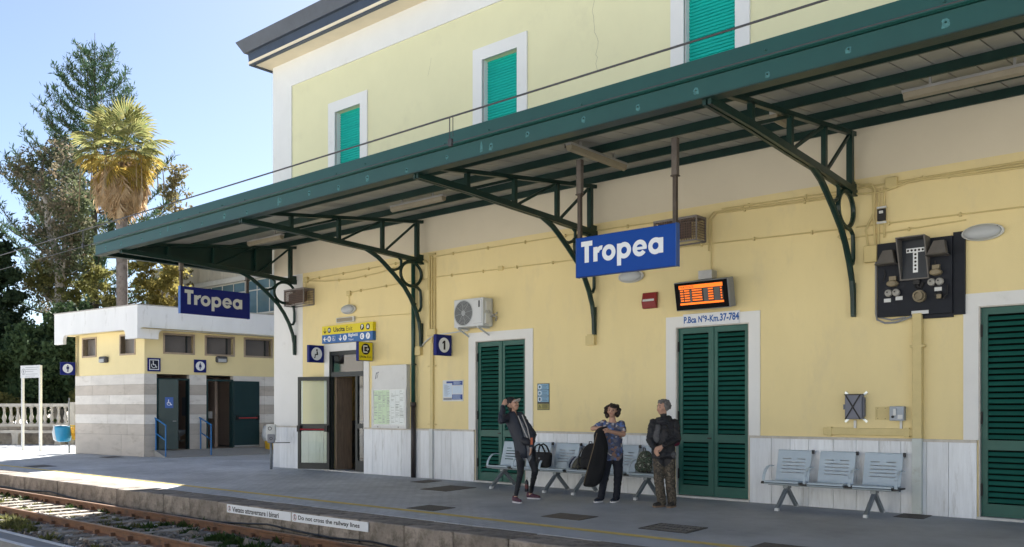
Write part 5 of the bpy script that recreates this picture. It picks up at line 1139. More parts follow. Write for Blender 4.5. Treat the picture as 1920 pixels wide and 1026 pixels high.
# ------------------------------------------------------------------ balustrade and stone bench
B0=Vector((-43.81,.94,0)); B1=Vector((-41.25,3.16,0)); bd=(B1-B0).normalized(); bang=math.atan2(bd.y,bd.x)
bst=M('baluster_stone',(.46,.44,.40),.8,.15,4,.1,30,dirt=(.28,.26,.22),dscale=3,dth=.58)
t=thing('balustrade','weathered stone balustrade on a low wall in front of the dark trees','balustrade',B0,bang)
MB().box(-9,12,-.16,.16,0,.80).build('base_wall',M('rubble_wall',(.30,.27,.23),.9,.3,3,.5,12,dirt=(.16,.14,.12),dscale=3,dth=.5),t); MB().box(-9,12,-.2,.2,.80,.93).box(-9,12,-.18,.18,1.70,1.84).build('rail',bst,t)
bp=MB().lathe([(.09,.93),(.09,.98),(.055,1.0),(.06,1.06),(.095,1.16),(.09,1.24),(.05,1.36),(.045,1.48),(.06,1.58),(.05,1.62),(.09,1.64),(.09,1.70)],10).mesh('baluster',bst,True)
for i in range(66): link('baluster',bp,t,(-8.8+i*.31,0,0))
for x in (-3.2,3.35,9.9): MB().box(x-.15,x+.15,-.22,.22,.0,1.9).build('pier',bst,t)
t=thing('stone_bench','long pale stone bench on curved feet in front of the balustrade','bench',B0+bd*1.2+Vector((bd.y,-bd.x,0))*.55,bang)
MB().box(-2.6,2.2,-.22,.22,.52,.63).build('seat',bst,t)
for x in (-2.2,-.1,1.8): MB().extr([(x-.16,-.2,0),(x+.16,-.2,0),(x+.12,-.2,.1),(x+.14,-.2,.4),(x+.18,-.2,.52),(x-.18,-.2,.52),(x-.14,-.2,.4),(x-.12,-.2,.1)],(0,.4,0)).build('foot',bst,t)

# ------------------------------------------------------------------ apartment building behind
ab=thing('apartment_building','concrete apartment building with glazed balconies behind the toilet block','building',(-48,16,0))
cpn=M('concrete_beige',(.50,.45,.36),.85,.12,1,.1,20,rnd=.08,dirt=(.27,.24,.19),dscale=2,dth=.55,stretch=(2,2,.4)); ptw=M('trim_pale',(.55,.53,.48),.8,.1,2); bg_=M('balcony_glass',(.09,.16,.20),.08,.25,.5,spec=.9)
MB().box(-12,8.2,.8,11,0,11.0).build('wall',M('apartment_wall',(.34,.29,.23),.85,.1,1),ab)
def bands(x0,x1,z0,z1,y,mat,step,nm):
    n=int((x1-x0)/step)
    for i in range(n): MB().box(x0+i*step+.012,x0+(i+1)*step-.012,y,y+.12,z0,z1).build(nm,mat,ab)
bands(-11.5,8,9.75,11.3,-.1,cpn,1.3,'panel'); MB().box(-12,8.2,-.25,.79,9.45,9.74).build('slab_edge',ptw,ab)
bands(-3.4,8,5.9,7.25,-.1,cpn,1.0,'panel'); MB().box(-3.6,8.2,-.25,.79,5.55,5.88).box(-3.6,8.2,-.2,.1,7.26,7.36).build('slab_edge',ptw,ab)
for i in range(10):
    x=-5+i*1.3; w=MB().box(x,x+.07,-.02,.05,7.37,9.44).box(x+.07,x+1.3,-.02,.05,9.36,9.44).box(x+.07,x+1.3,-.02,.05,8.75,8.82).build('window',ptw,ab); MB().box(x+.07,x+1.3,.0,.03,7.37,9.36).build('pane',bg_,w)
MB().box(-3.4,8,-.15,.6,4.3,4.5).box(2.0,2.5,-.2,.6,4.5,5.54).build('beam',ptw,ab)
MB().box(-13,-6.5,-1.6,-.3,0,7.4).build('wing_wall',cpn,ab); MB().box(-13.2,-6.3,-1.8,-.2,7.41,7.7).build('wing_roof',ptw,ab)
wf_=MB().box(-11.0,-9.2,-1.66,-1.61,5.3,6.7).build('window',ptw,ab); MB().box(-10.9,-10.2,-1.69,-1.665,5.4,6.6).box(-10.0,-9.3,-1.69,-1.665,5.4,6.6).build('pane',bg_,wf_)
tw_=thing('shade_block','tall plain block added unseen behind the station to shade the forecourt','building',(-29,17.5,0)); MB().box(-10.2,16,0,9,0,25.0).build('wall',M('shade_block_wall',(.46,.42,.36),.85,.1,1),tw_)  # unseen block, added and sized so its shadow covers the forecourt
MB().box(-10.3,16.2,-.2,9.2,25.01,25.2).build('roof',concrete,tw_)
for fl in range(7):
    for k in range(7): MB().box(-5.8+k*3,-4.6+k*3,-.05,-.002,1.2+fl*3.4,2.8+fl*3.4).build('window',doorgreen,tw_)
# ------------------------------------------------------------------ trees
def leaves(name,parent,pts,size,mat,long=1.0,up=None,seed=0,wd=.5):
    """one small bent leaf face per point; pts (n,3) local to parent"""
    r=np.random.default_rng(seed); n=len(pts); pts=np.asarray(pts)
    d=r.normal(size=(n,3)); 
    if up is not None: d=d*.55+np.asarray(up)
    d/=np.linalg.norm(d,axis=1)[:,None]; e=np.cross(d,r.normal(size=(n,3))); e/=np.linalg.norm(e,axis=1)[:,None]
    s=(size*r.lognormal(0,.3,n))[:,None]; L=d*s*long; Wd=e*s*wd
    V=np.stack([pts-Wd*.3,pts+L*.55-Wd,pts+L,pts+L*.55+Wd],1).reshape(-1,3)
    F=(np.arange(n)[:,None]*4+np.arange(4)[None])
    me=bpy.data.meshes.new(name); me.vertices.add(4*n); me.vertices.foreach_set('co',V.ravel()); me.loops.add(4*n); me.loops.foreach_set('vertex_index',F.ravel()); me.polygons.add(n)
    me.polygons.foreach_set('loop_start',np.arange(n)*4); me.polygons.foreach_set('loop_total',np.full(n,4)); me.materials.append(mat); me.update(calc_edges=True); me.validate()
    return tag(link(name,me,parent),kind='stuff')
def clumps(blobs,per,seed):
    """points gathered on the outside of many small clumps inside big ellipsoids (cx,cy,cz,rx,ry,rz,nclump,clump radius)"""
    r=np.random.default_rng(seed); out=[]
    for (cx,cy,cz,rx,ry,rz,nc,cr) in blobs:
        u=r.normal(size=(nc,3)); u/=np.linalg.norm(u,axis=1)[:,None]; c=u*(r.random((nc,1))**.45)*np.array([rx,ry,rz])+np.array([cx,cy,cz])
        for p in c:
            k=int(per*r.uniform(.5,1.4)); v=r.normal(size=(k,3)); v/=np.linalg.norm(v,axis=1)[:,None]; q=v*(r.random((k,1))**.5)*cr*r.uniform(.6,1.3)*np.array([1.15,1.15,.75])+p; out.append(q)
    return np.concatenate(out)
bark=M('bark_grey',(.20,.17,.14),.95,.3,4,.6,14,dirt=(.10,.085,.07),dscale=3,dth=.5); barkp=M('bark_pale',(.36,.32,.27),.9,.25,3,.5,14); barkd=M('bark_dark',(.09,.07,.05),.95,.3,4,.6,14)
def limb(mb,p,q,r0,r1,wob,rs,k=6):
    p=Vector(p);q=Vector(q); pts=[]
    for i in range(k+1):
        t=i/k; pts.append(p.lerp(q,t)+Vector((rs.uniform(-1,1),rs.uniform(-1,1),rs.uniform(-.5,.5)))*wob*math.sin(math.pi*t))
    mb.tube(pts,[r0+(r1-r0)*i/k for i in range(k+1)],7); return pts
# --- fan palm
pal=thing('fan_palm','tall fan palm with green crown and hanging skirt of dry fronds','palm tree',(-44.6,6.9,0))
m=MB(); tp=[];tr=[]
for i in range(70):
    z=i*.205; tp.append((.03*math.sin(z*.4),0,z)); tr.append((.27 if z>2 else .32)+(.012 if i%2 else -.006)+(.10*max(0,(z-10.8))/3))
m.tube(tp,tr,14).build('trunk',M('palm_trunk',(.20,.17,.15),.9,.25,3,.6,10,dirt=(.11,.09,.08),dscale=4,dth=.5),pal)
def fan(seed,droop,nl=24,rad=1.15,pet=1.15,spr=112):
    r=random.Random(seed); mb=MB()
    pts=[(pet*t,0,-.12*droop*t*t) for t in (0,.33,.66,1)]; mb.tube(pts,[.03,.024,.02,.016],5)
    hx,hz=pet,-.12*droop
    for i in range(nl):
        a=R(-spr+2*spr*(i+.5)/nl)+r.uniform(-.03,.03); L=rad*(1-.25*abs(math.sin(a/2)))*r.uniform(.85,1.1); w=.045*r.uniform(.8,1.2)
        c,s=math.cos(a),math.sin(a); k1=.6
        def P(t,o,dz): 
            x=hx+c*L*t-s*o; y=s*L*t+c*o; z=hz-droop*(.15*t+.5*t*t)*L*.8*(.6+.4*abs(s))+dz-droop*.25*x*x*.12; return (x,y,z)
        v=[P(.02,0,0),P(.55,-w,.0),P(.55,w,0),P(.55,0,-.03),P(.8,-w*.6,-.02),P(.8,w*.6,-.02),P(1.0,r.uniform(-.03,.03),-.16*r.random()-.05*droop)]
        mb.add(v,[(0,1,3),(0,3,2),(1,4,3),(3,5,2),(4,6,3),(3,6,5)])
    return mb
pg=leafmat('palm_green',(.13,.17,.06),(.40,.36,.15),1.4,.45); py=leafmat('palm_yellow',(.55,.38,.09),(.30,.27,.09),1.0,.5); pd=leafmat('palm_dry',(.68,.54,.36),(.48,.34,.20),1.6,.4,.8)
vg=[fan(i,.35+.25*i,24).mesh('frond',pg) for i in range(3)]; vy=[fan(10+i,.9,22).mesh('frond',py) for i in range(2)]; vd=[fan(20+i,.5,18,1.25,.55,38).mesh('dry_frond',pd) for i in range(3)]
rs=random.Random(11); CZ=14.9
def put(me,az,el,z,name,sc=1.,rr_=.12,roll=0):
    o=link(name,me,pal,(rr_*math.cos(az),rr_*math.sin(az),z)); o.rotation_mode='QUATERNION'
    d=Matrix.Rotation(az,3,'Z')@Matrix.Rotation(-el,3,'Y')@Matrix.Rotation(roll,3,'X'); o.rotation_quaternion=d.to_quaternion(); o.scale=(sc,)*3
for i in range(23): put(vg[i%3],i*2.399+rs.uniform(-.2,.2),R(78-96*(i/23)+rs.uniform(-8,8)),CZ+.25-.35*i/23,'frond',rs.uniform(.85,1.1),.12,rs.uniform(-.4,.4))
for i in range(22): put(vy[i%2],i*2.399+rs.uniform(-.3,.3),R(-2-50*i/22+rs.uniform(-8,8)),CZ-.2-.3*i/22,'frond',rs.uniform(.85,1.05),.16,rs.uniform(-.5,.5))
for i in range(110): put(vd[i%3],i*2.399+rs.uniform(-.4,.4),R(-58-26*(i/110)**.4+rs.uniform(-7,7)),CZ-.3-1.55*i/110,'dry_frond',rs.uniform(.8,1.2),.34+.45*math.sin(math.pi*min(1,i/90)),rs.uniform(-.8,.8))
m=MB()
for i in range(40):
    a=i*2.399; z=CZ-.45-rs.uniform(0,.5); r1=rs.uniform(.45,.75); m.tube([(.2*math.cos(a),.2*math.sin(a),z),(r1*.8*math.cos(a),r1*.8*math.sin(a),z-.15),(r1*math.cos(a),r1*math.sin(a),z-.9-rs.random()*.5)],[.025,.022,.012],4)
tag(m.build('hanging_stalk',M('stalk_brown',(.30,.22,.14),.8,.2,4),pal),kind='stuff')
m=MB()
for i in range(12):
    a=i*.52+.1+(2.6 if i%2 else 0); r1=rs.uniform(1.3,2.1); pts=[(.2*math.cos(a),.2*math.sin(a),CZ-.1),(r1*.7*math.cos(a),r1*.7*math.sin(a),CZ-.0),(r1*math.cos(a),r1*math.sin(a),CZ-.7),(r1*1.05*math.cos(a),r1*1.05*math.sin(a),CZ-1.6-rs.random()*1.8)]; m.tube(pts,[.018,.015,.02,.03],4)
tag(m.build('fruit_stalk',M('stalk_pale',(.24,.18,.10),.8,.2,4),pal),kind='stuff')
# --- Norfolk pine
nor=thing('conifer_tree','tall dark conifer with tiers of upswept branches behind the palm','conifer',(-60.8,12.6,0)); rs=random.Random(21)
m=MB().tube([(.1*math.sin(i*.5),0,i*1.3) for i in range(20)]+[(0,0,26.0)],[.42-.02*i for i in range(20)]+[.02],9); m.tube([(0,0,25.9),(0,0,27.2)],.015,4); m.build('trunk',barkd,nor)
m=MB(); P=[]; z=7.5
while z<25.9:
    u=(26.3-z)/18.8; L=min(6.3,.5+7.6*u**.85); n=6 if z<24 else 5; a0=rs.uniform(0,6)
    for k in range(n):
        a=a0+2*math.pi*k/n+rs.uniform(-.2,.2); l=L*rs.uniform(.72,1.12); c,s=math.cos(a),math.sin(a); rise=.35+.35*(1-u)
        f=lambda t:(c*l*t, s*l*t, z+l*(-.10*t+ (rise*.9)*t*t*t+.18*t))
        pts=[f(i/7) for i in range(8)]; m.tube(pts,[max(.012,.085*u*(1-i/8)+.015) for i in range(8)],5)
        for j in range(int(15*l)+6):
            t=rs.uniform(.22,1)**.75; p=f(t); sp=.16+.38*(1-abs(t-.55)); 
            side=rs.uniform(-1,1)*sp; b=(p[0]-s*side,p[1]+c*side,p[2]+rs.uniform(-.05,.12)+abs(side)*.25)
            for q in range(5): w=rs.random(); P.append((p[0]+(b[0]-p[0])*w*1.2+rs.gauss(0,.05)+c*.25*w,p[1]+(b[1]-p[1])*w*1.2+rs.gauss(0,.05)+s*.25*w,p[2]+(b[2]-p[2])*w+rs.gauss(0,.05)+.1*w))
    z+=.62+.55*u
m.build('branches',barkd,nor); conm=leafmat('conifer_needles',(.045,.095,.05),(.08,.12,.055),.5,.25)
leaves('foliage',nor,P,.16,conm,2.0,(0,0,.85),3,.16)
# second conifer at the picture edge
nor2=thing('conifer_tree','sparse conifer whose upswept twigs reach in from the left picture edge','conifer',(-69.5,2.2,0)); rs=random.Random(31)
MB().tube([(0,0,0),(0,0,24)],[.4,.05],8).build('trunk',barkd,nor2); m=MB(); P=[]
for z in np.arange(8,23,1.1):
    for k in range(5):
        a=rs.uniform(0,6.28); l=(24.5-z)*.36*rs.uniform(.7,1.1); c,s=math.cos(a),math.sin(a); f=lambda t:(c*l*t,s*l*t,z+l*(.1*t+.5*t**3)); m.tube([f(i/5) for i in range(6)],[.05-.008*i for i in range(6)],5)
        for j in range(int(90*l/3)): t=rs.uniform(.3,1); p=f(t); P.append((p[0]+rs.gauss(0,.2),p[1]+rs.gauss(0,.2),p[2]+rs.gauss(0,.12)+.1))
m.build('branches',barkd,nor2); leaves('foliage',nor2,P,.16,conm,2.0,(0,0,.85),4,.16)
# --- rust leaved tree with pale crooked trunk
bt=thing('crooked_tree','crooked pale trunked tree with sparse rusty brown leaves at far left','tree',(-54.0,7.6,0)); rs=random.Random(41)
m=MB(); J=[(0,0,0),(-.2,0,5),(0,0,7.6),(.05,0,9.0),(-.1,0,10.6),(-.75,-.1,11.6),(-1.2,-.2,12.6),(-1.25,-.2,13.7),(-2.0,-.3,14.9),(-3.4,-.4,16.3)]
m.tube(J,[.42,.34,.30,.27,.24,.2,.17,.15,.11,.05],9); ends=[]
BR=[(4,(1.2,.4,11.9),.14),(4,(2.2,.2,12.3),.06),(5,(-3,0,12.6),.1),(6,(.8,.6,14.4),.1),(7,(-.3,.3,16.2),.1),(8,(-4.2,-1,16.2),.08),(3,(2.4,-.4,10.6),.08),(3,(-2.6,.5,10.2),.08),(2,(-3,-.6,9.4),.07),(7,(-4.5,.6,14.2),.07),(6,(2.6,-.5,13.6),.06),(8,(-2.0,.4,17.6),.06)]
for j,q,r in BR:
    pts=limb(m,J[j],q,r,.03,.35,rs); ends+=pts[3:]
    for _ in range(4):
        b=pts[rs.randint(2,6)]; e=b+Vector((rs.uniform(-1.2,1.2),rs.uniform(-1,1),rs.uniform(-.3,1.1))); limb(m,b,e,.03,.012,.15,rs,4); ends.append(e)
m.build('trunk',barkp,bt)
P=clumps([(e[0],e[1],e[2],.8,.8,.5,8,.26) for e in ends],12,5); leaves('foliage',bt,P,.11,leafmat('leaf_rust',(.23,.175,.12),(.16,.165,.10),.7,.4),1.3,seed=5)
P=clumps([(e[0]+.3,e[1]+.4,e[2]-.2,1.2,1.0,.8,9,.30) for e in ends],16,6); leaves('foliage',bt,P,.11,leafmat('leaf_dull_green',(.09,.12,.06),(.14,.15,.08),.7,.3),1.3,seed=6)
# --- dark evergreens and shrubs behind the balustrade
def bush(name,label,loc,blobs,per,size,mat,tr,seed,cat='tree',tm=None):
    t=thing(name,label,cat,loc); rs=random.Random(seed); m=MB()
    for (p,q,r0,r1) in tr: limb(m,p,q,r0,r1,.2,rs)
    m.build('trunk',tm or barkd,t); leaves('foliage',t,clumps(blobs,per,seed),size,mat,1.4,seed=seed); return t
dk=leafmat('leaf_dark_green',(.045,.08,.036),(.08,.12,.052),.5,.25); dk2=leafmat('leaf_deep_green',(.036,.062,.034),(.065,.095,.045),.5,.2); ol=leafmat('leaf_olive_yellow',(.22,.20,.07),(.14,.155,.05),.6,.45); ol2=leafmat('leaf_sunny_yellow',(.36,.29,.09),(.22,.21,.07),.6,.5); fr=leafmat('leaf_fresh_green',(.05,.10,.02),(.10,.14,.03),.7,.35)
bush('evergreen_tree','dense dark evergreen filling the left picture edge',(-55.6,4.1,0),[(0,0,5.5,2.6,2.6,3.2,150,.42),(0,0,8.6,2.0,2.0,2.0,110,.36),(.2,0,10.6,1.4,1.4,1.4,50,.3),(-1.6,-1.2,8,1.8,1.8,3,80,.4)],130,.15,dk2,[((0,0,0),(0,0,10),.3,.05)],51)
bush('broad_tree','broad dark green tree spreading behind the balustrade',(-49.5,4.6,0),[(-2.4,-1,3.6,2.6,2.0,1.5,120,.42),(1.2,.8,4.1,2.6,2.0,1.6,130,.42),(3.4,2.6,4.6,2.2,2.0,1.8,110,.42),(1.6,1.4,6.1,1.6,1.5,1.2,60,.4),(-.5,0,5.0,2.0,1.8,1.2,80,.4),(5,3.8,3.6,2,2,1.6,70,.42),(-.6,.2,2.4,2.4,1.6,1.0,90,.4),(2.6,2.4,2.4,2.6,1.8,1.0,90,.4),(5.0,4.6,2.2,2.4,1.8,1.2,80,.4)],120,.14,dk,[((.8,.3,0),(.3,.2,2.4),.24,.16),((.3,.2,2.4),(-1.6,-.6,4),.14,.05),((.5,.2,2.0),(2.6,1.8,4.2),.14,.05)],52)
bush('olive_tree','loose olive yellow tree between the crooked trunk and the palm',(-52.2,8.6,0),[(-1.4,-.3,8.0,1.3,1.2,1.5,34,.34),(-2.6,-1.5,9.4,1.2,1.2,1.2,26,.3),(.3,.3,9.2,1.0,1.0,1.6,26,.32),(.6,.6,7.0,1.3,1.2,1.2,30,.34)],55,.12,ol,[((0,0,0),(-.6,0,7.5),.2,.08),((-.5,0,6),(.5,.4,9),.08,.03)],53,tm=bark)
bush('sunlit_tree','sunlit yellow leaved tree just right of the palm trunk',(-50.6,11.6,0),[(-.2,-.1,8.4,1.1,1.1,1.6,44,.34),(.8,.6,9.6,.9,.9,1.3,34,.32),(.5,.5,7.4,1.5,1.3,.9,40,.34),(-.5,-.4,10.4,.8,.8,1.2,22,.3),(1.5,1.1,8.0,.6,.6,.8,14,.3)],55,.12,ol2,[((0,0,0),(.1,0,8),.18,.07),((.1,0,6),(.8,.6,9.6),.08,.03)],54,tm=bark)
bush('slender_tree','slender thin leaved tree reaching up behind the palm crown',(-53.4,14.4,0),[(0,0,z,1.0-.03*(z-9),1.0,.9,15,.3) for z in np.arange(9.5,17.5,1.0)],32,.12,leafmat('leaf_thin',(.17,.18,.08),(.24,.18,.09),.6,.45),[((0,0,0),(.1,0,17),.15,.03)],55,tm=bark)
bush('garden_shrub','bright green shrubs glimpsed between the stone balusters',(-44.4,2.6,0),[(-1.4,-1.2,.9,.9,.5,.6,20,.25),(.2,.3,.8,.9,.5,.6,22,.25),(1.6,1.6,1.0,.8,.5,.6,18,.25),(-3,-2.6,.9,.8,.5,.6,18,.25)],60,.12,fr,[((0,0,0),(0,0,.8),.06,.03)],56,'shrub')
bush('palm_shrub','low dry looking shrub under the broad tree behind the balustrade',(-47.0,3.4,0),[(-1.2,-1,1.6,1.6,.8,.7,30,.3),(2.2,2.0,1.8,1.2,.8,.7,24,.3)],60,.16,ol,[((0,0,0),(0,0,1.5),.08,.04)],57,'shrub')
# distant wood closing the horizon
rw=np.random.default_rng(77); nb_=9000; a=rw.uniform(0,1,nb_); X=-150+a*120; Y=45+40*rw.random(nb_)+20*np.sin(a*9); 
hgt=6+3*np.sin(a*23)+2*np.sin(a*57); P=np.stack([X,Y,rw.random(nb_)*hgt],1)
leaves('distant_wood',None,P,1.0,dk,1.2,seed=9)
# ------------------------------------------------------------------ people
skin=M('skin',(.46,.27,.19),.55,.08,12,spec=.35); lips=M('lip',(.35,.13,.11),.5); eyed=M('eye_dark',(.03,.022,.02),.3)
def capsule(mb,p,q,rp,rq,n=10,fl=1.0):
    p=Vector(p);q=Vector(q); d=(q-p); L=max(d.length,1e-4); t=d/L; a=t.orthogonal().normalized(); b=t.cross(a); rows=[]
    for k in range(5): an=math.pi/2*(1-k/4); rows.append((p-t*rp*math.sin(an),rp*max(.02,math.cos(an))))
    for k in range(5): an=math.pi/2*k/4; rows.append((q+t*rq*math.sin(an),rq*max(.02,math.cos(an))))
    V=[c+(a*math.cos(2*math.pi*j/n)+b*math.sin(2*math.pi*j/n))*r for c,r in rows for j in range(n)]; F=[]
    for i in range(9):
        for j in range(n): F.append((i*n+j,i*n+(j+1)%n,(i+1)*n+(j+1)%n,(i+1)*n+j))
    F+=[tuple(reversed(range(n))),tuple(range(9*n,10*n))]; mb.add(V,F)
def ringloft(mb,rings,n=20,p=2.3):
    V=[];F=[]
    for (c,rx,ry) in rings:
        for j in range(n):
            a=2*math.pi*j/n; cc,s=math.cos(a),math.sin(a); V.append((c[0]+rx*math.copysign(abs(cc)**(2/p),cc),c[1]+ry*math.copysign(abs(s)**(2/p),s),c[2]))
    k=len(rings)
    for i in range(k-1):
        for j in range(n): F.append((i*n+j,i*n+(j+1)%n,(i+1)*n+(j+1)%n,(i+1)*n+j))
    F+=[tuple(reversed(range(n))),tuple(range((k-1)*n,k*n))]; mb.add(V,F)
def fuse(name,parent,limbs,lofts,mats,voxel=.009,wrinkle=.004,seed=0,smooth_it=4,bare=None):
    """merge limbs and lofts into one skin; the material of each face is that of the nearest limb"""
    mb=MB(); S=[]
    for l in limbs: capsule(mb,l[0],l[1],l[2],l[3]); S.append((l[0],l[1],l[2],l[3],l[4]))
    for rings,mi in lofts:
        ringloft(mb,rings)
        for r0,r1 in zip(rings[:-1],rings[1:]): S.append((r0[0],r1[0],max(r0[1],r0[2])*.95,max(r1[1],r1[2])*.95,mi))
    me=mb.mesh(name,mats); o=link(name,me); md=o.modifiers.new('re','REMESH'); md.mode='VOXEL'; md.voxel_size=voxel; md.use_smooth_shade=True
    sm=o.modifiers.new('sm','SMOOTH'); sm.factor=.5; sm.iterations=smooth_it
    me2=bpy.data.meshes.new_from_object(o.evaluated_get(bpy.context.evaluated_depsgraph_get())); bpy.data.objects.remove(o); bpy.data.meshes.remove(me); me2.name=name
    n=len(me2.vertices); co=np.empty(n*3); me2.vertices.foreach_get('co',co); co=co.reshape(-1,3)
    nf=len(me2.polygons); fc=np.empty(nf*3); me2.polygons.foreach_get('center',fc); fc=fc.reshape(-1,3)
    best=np.full(nf,1e9); lab=np.zeros(nf,int)
    for p,q,rp,rq,mi in S:
        p=np.array(p,float);q=np.array(q,float);d=q-p; t=np.clip(((fc-p)@d)/max(d@d,1e-9),0,1); ds=np.linalg.norm(fc-(p+t[:,None]*d),axis=1)-(rp+(rq-rp)*t); w=ds<best; best[w]=ds[w]; lab[w]=mi
    if bare: lab[(np.hypot(fc[:,0]-bare[0],fc[:,1]-bare[1])<bare[3])&(fc[:,2]>bare[2]+.25*(fc[:,1]-bare[1]))]=0
    me2.materials.clear()
    for mt in mats: me2.materials.append(mt)
    me2.polygons.foreach_set('material_index',lab.tolist()); me2.polygons.foreach_set('use_smooth',[True]*nf)
    if wrinkle:
        no=np.empty(n*3); me2.vertices.foreach_get('normal',no); no=no.reshape(-1,3)
        cl=np.zeros(n,bool); lv=np.empty(len(me2.loops),int); me2.loops.foreach_get('vertex_index',lv)
        ls=np.empty(nf,int); me2.polygons.foreach_get('loop_start',ls); lt=np.empty(nf,int); me2.polygons.foreach_get('loop_total',lt)
        lm=np.repeat(lab,lt); cl[lv[lm>0]]=True
        d=np.array([mnoise.noise(Vector((c[0]*14+seed,c[1]*14,c[2]*22)))+.5*mnoise.noise(Vector((c[0]*34+seed,c[1]*34,c[2]*40))) if k else 0 for c,k in zip(co,cl)])
        co=co+no*(d*wrinkle)[:,None]; me2.vertices.foreach_set('co',co.ravel()); me2.update()
    return link(name,me2,parent)
def headsegs(c,f,s=1.0):
    c=Vector(c);f=Vector(f).normalized(); up=Vector((0,0,1)); up=(up-f*up.dot(f)).normalized(); sd=f.cross(up)
    L=[(c-f*.02*s+up*.02*s,c+f*.015*s+up*.025*s,.088*s,.082*s,0),(c+f*.03*s-up*.03*s,c+f*.045*s-up*.075*s,.062*s,.042*s,0),(c+f*.094*s+up*.012*s,c+f*.115*s-up*.022*s,.010*s,.015*s,0),(c+f*.083*s-up*.062*s+sd*.012,c+f*.083*s-up*.062*s-sd*.012,.016*s,.016*s,0)]
    for k in (-1,1): L.append((c+sd*.083*k*s+up*.015*s-f*.01,c+sd*.080*k*s-up*.025*s-f*.005,.018*s,.012*s,0)); L.append((c+sd*.033*k*s+f*.078*s-up*.025*s,c+sd*.04*k*s+f*.07*s-up*.03*s,.022*s,.022*s,0))
    return L,(c,f,up,sd)
def face(parent,H,s=1.0):
    c,f,up,sd=H; m=MB()
    for k in (-1,1): capsule(m,c+f*.090*s+sd*(.022*k)*s+up*.012*s,c+f*.084*s+sd*(.042*k)*s+up*.012*s,.006*s,.006*s,6)
    m.build('eye',eyed,parent); m=MB()
    for k in (-1,1): capsule(m,c+f*.096*s+sd*(.018*k)*s+up*.034*s,c+f*.085*s+sd*(.050*k)*s+up*.034*s,.005*s,.004*s,6)
    m.build('eyebrow',M('brow_brown',(.06,.04,.03),.8),parent); m=MB(); capsule(m,c+f*.100*s+sd*.020*s-up*.050*s,c+f*.100*s-sd*.020*s-up*.050*s,.006*s,.006*s,6); m.build('mouth',lips,parent)
def hand(w,d,n,side=1,curl=.5):
    """palm from wrist w along d, n = back of hand; four fingers and a thumb"""
    w=Vector(w);d=Vector(d).normalized();n=Vector(n); n=(n-d*n.dot(d)).normalized(); s=d.cross(n)*side; L=[]
    for k in (-1.3,-.4,.4,1.3): L.append((w+s*.012*k,w+d*.075+s*.018*k,.014,.013,0))
    for k,ln in zip((-1.5,-.5,.5,1.5),(.060,.072,.075,.066)):
        a=w+d*.08+s*.0185*k; b=a+d*ln*.5-n*ln*.25*curl; e=b+d*ln*.35*(1-curl)-n*ln*.5*curl; L+= [(a,b,.0105,.0095,0),(b,e,.0095,.0075,0)]
    a=w+d*.02+s*.026; b=a+d*.035+s*.022-n*.012; L+=[(a,b,.014,.0115,0),(b,b+d*.03+s*.004-n*.012,.011,.0085,0)]
    return L
def shoe(parent,heel,toe,up_m,sole_m,h=.075,name='shoe'):
    h_=Vector(heel);t_=Vector(toe);d=(t_-h_);d.z=0;L=d.length;d.normalize();s=Vector((-d.y,d.x,0)); z0=min(h_.z,t_.z)
    def outline(k,z): 
        pts=[]
        for t,w in ((-.03,.022),(-.01,.034),(.25,.036),(.55,.041),(.8,.044),(.95,.036),(1.03,.018)): pts.append((t,w*k))
        return [h_+d*(t*L)+s*w+Vector((0,0,z-h_.z)) for t,w in pts]+[h_+d*(t*L)-s*w+Vector((0,0,z-h_.z)) for t,w in reversed(pts)]
    m=MB(); m.extr(outline(1.12,z0),(0,0,.024)); so=m.build('sole',sole_m,None)
    limbs=[(h_+Vector((0,0,z0-h_.z+.055)),h_+d*L*.35+Vector((0,0,z0-h_.z+.06)),.04,.043,0),(h_+d*L*.35+Vector((0,0,z0-h_.z+.055)),h_+d*L*.9+Vector((0,0,z0-h_.z+.038)),.043,.034,0),(h_+Vector((0,0,z0-h_.z+.06)),h_+Vector((0,0,z0-h_.z+.09)),.038,.036,0)]
    o=fuse(name,parent,limbs,[],[up_m],.008,0); so.parent=o; return o
def balls(name,parent,items,mat,voxel=.01,sm=2,noise_=.006,seed=0):
    o=fuse(name,parent,[(c,Vector(c)+Vector((0,0,.001)),r,r,1) for c,r in items],[],[mat,mat],voxel,noise_,seed,sm); return o
def shell(mb,rings,gap,front,n=26,th=.012):
    """cloth loft open at the front: rings (centre, rx, ry, half gap in degrees)"""
    V=[]
    for (c,rx,ry,g) in rings:
        for k in (0,1):
            for j in range(n+1):
                a=front+R(g)+(2*math.pi-2*R(g))*j/n; e=th*k
                V.append((c[0]+(rx-e)*math.cos(a),c[1]+(ry-e)*math.sin(a),c[2]))
    F=[];w=n+1
    for i in range(len(rings)-1):
        o=i*2*w;p=o+2*w
        for j in range(n): F.append((o+j,o+j+1,p+j+1,p+j)); F.append((o+w+j+1,o+w+j,p+w+j,p+w+j+1))
        F.append((o,p,p+w,o+w)); F.append((o+n,o+w+n,p+w+n,p+n))
    for j in range(n): F.append((j,w+j,w+j+1,j+1)); q=(len(rings)-1)*2*w; F.append((q+j,q+j+1,q+w+j+1,q+w+j))
    mb.add(V,F)
V3=Vector
ROT=R(41.08)
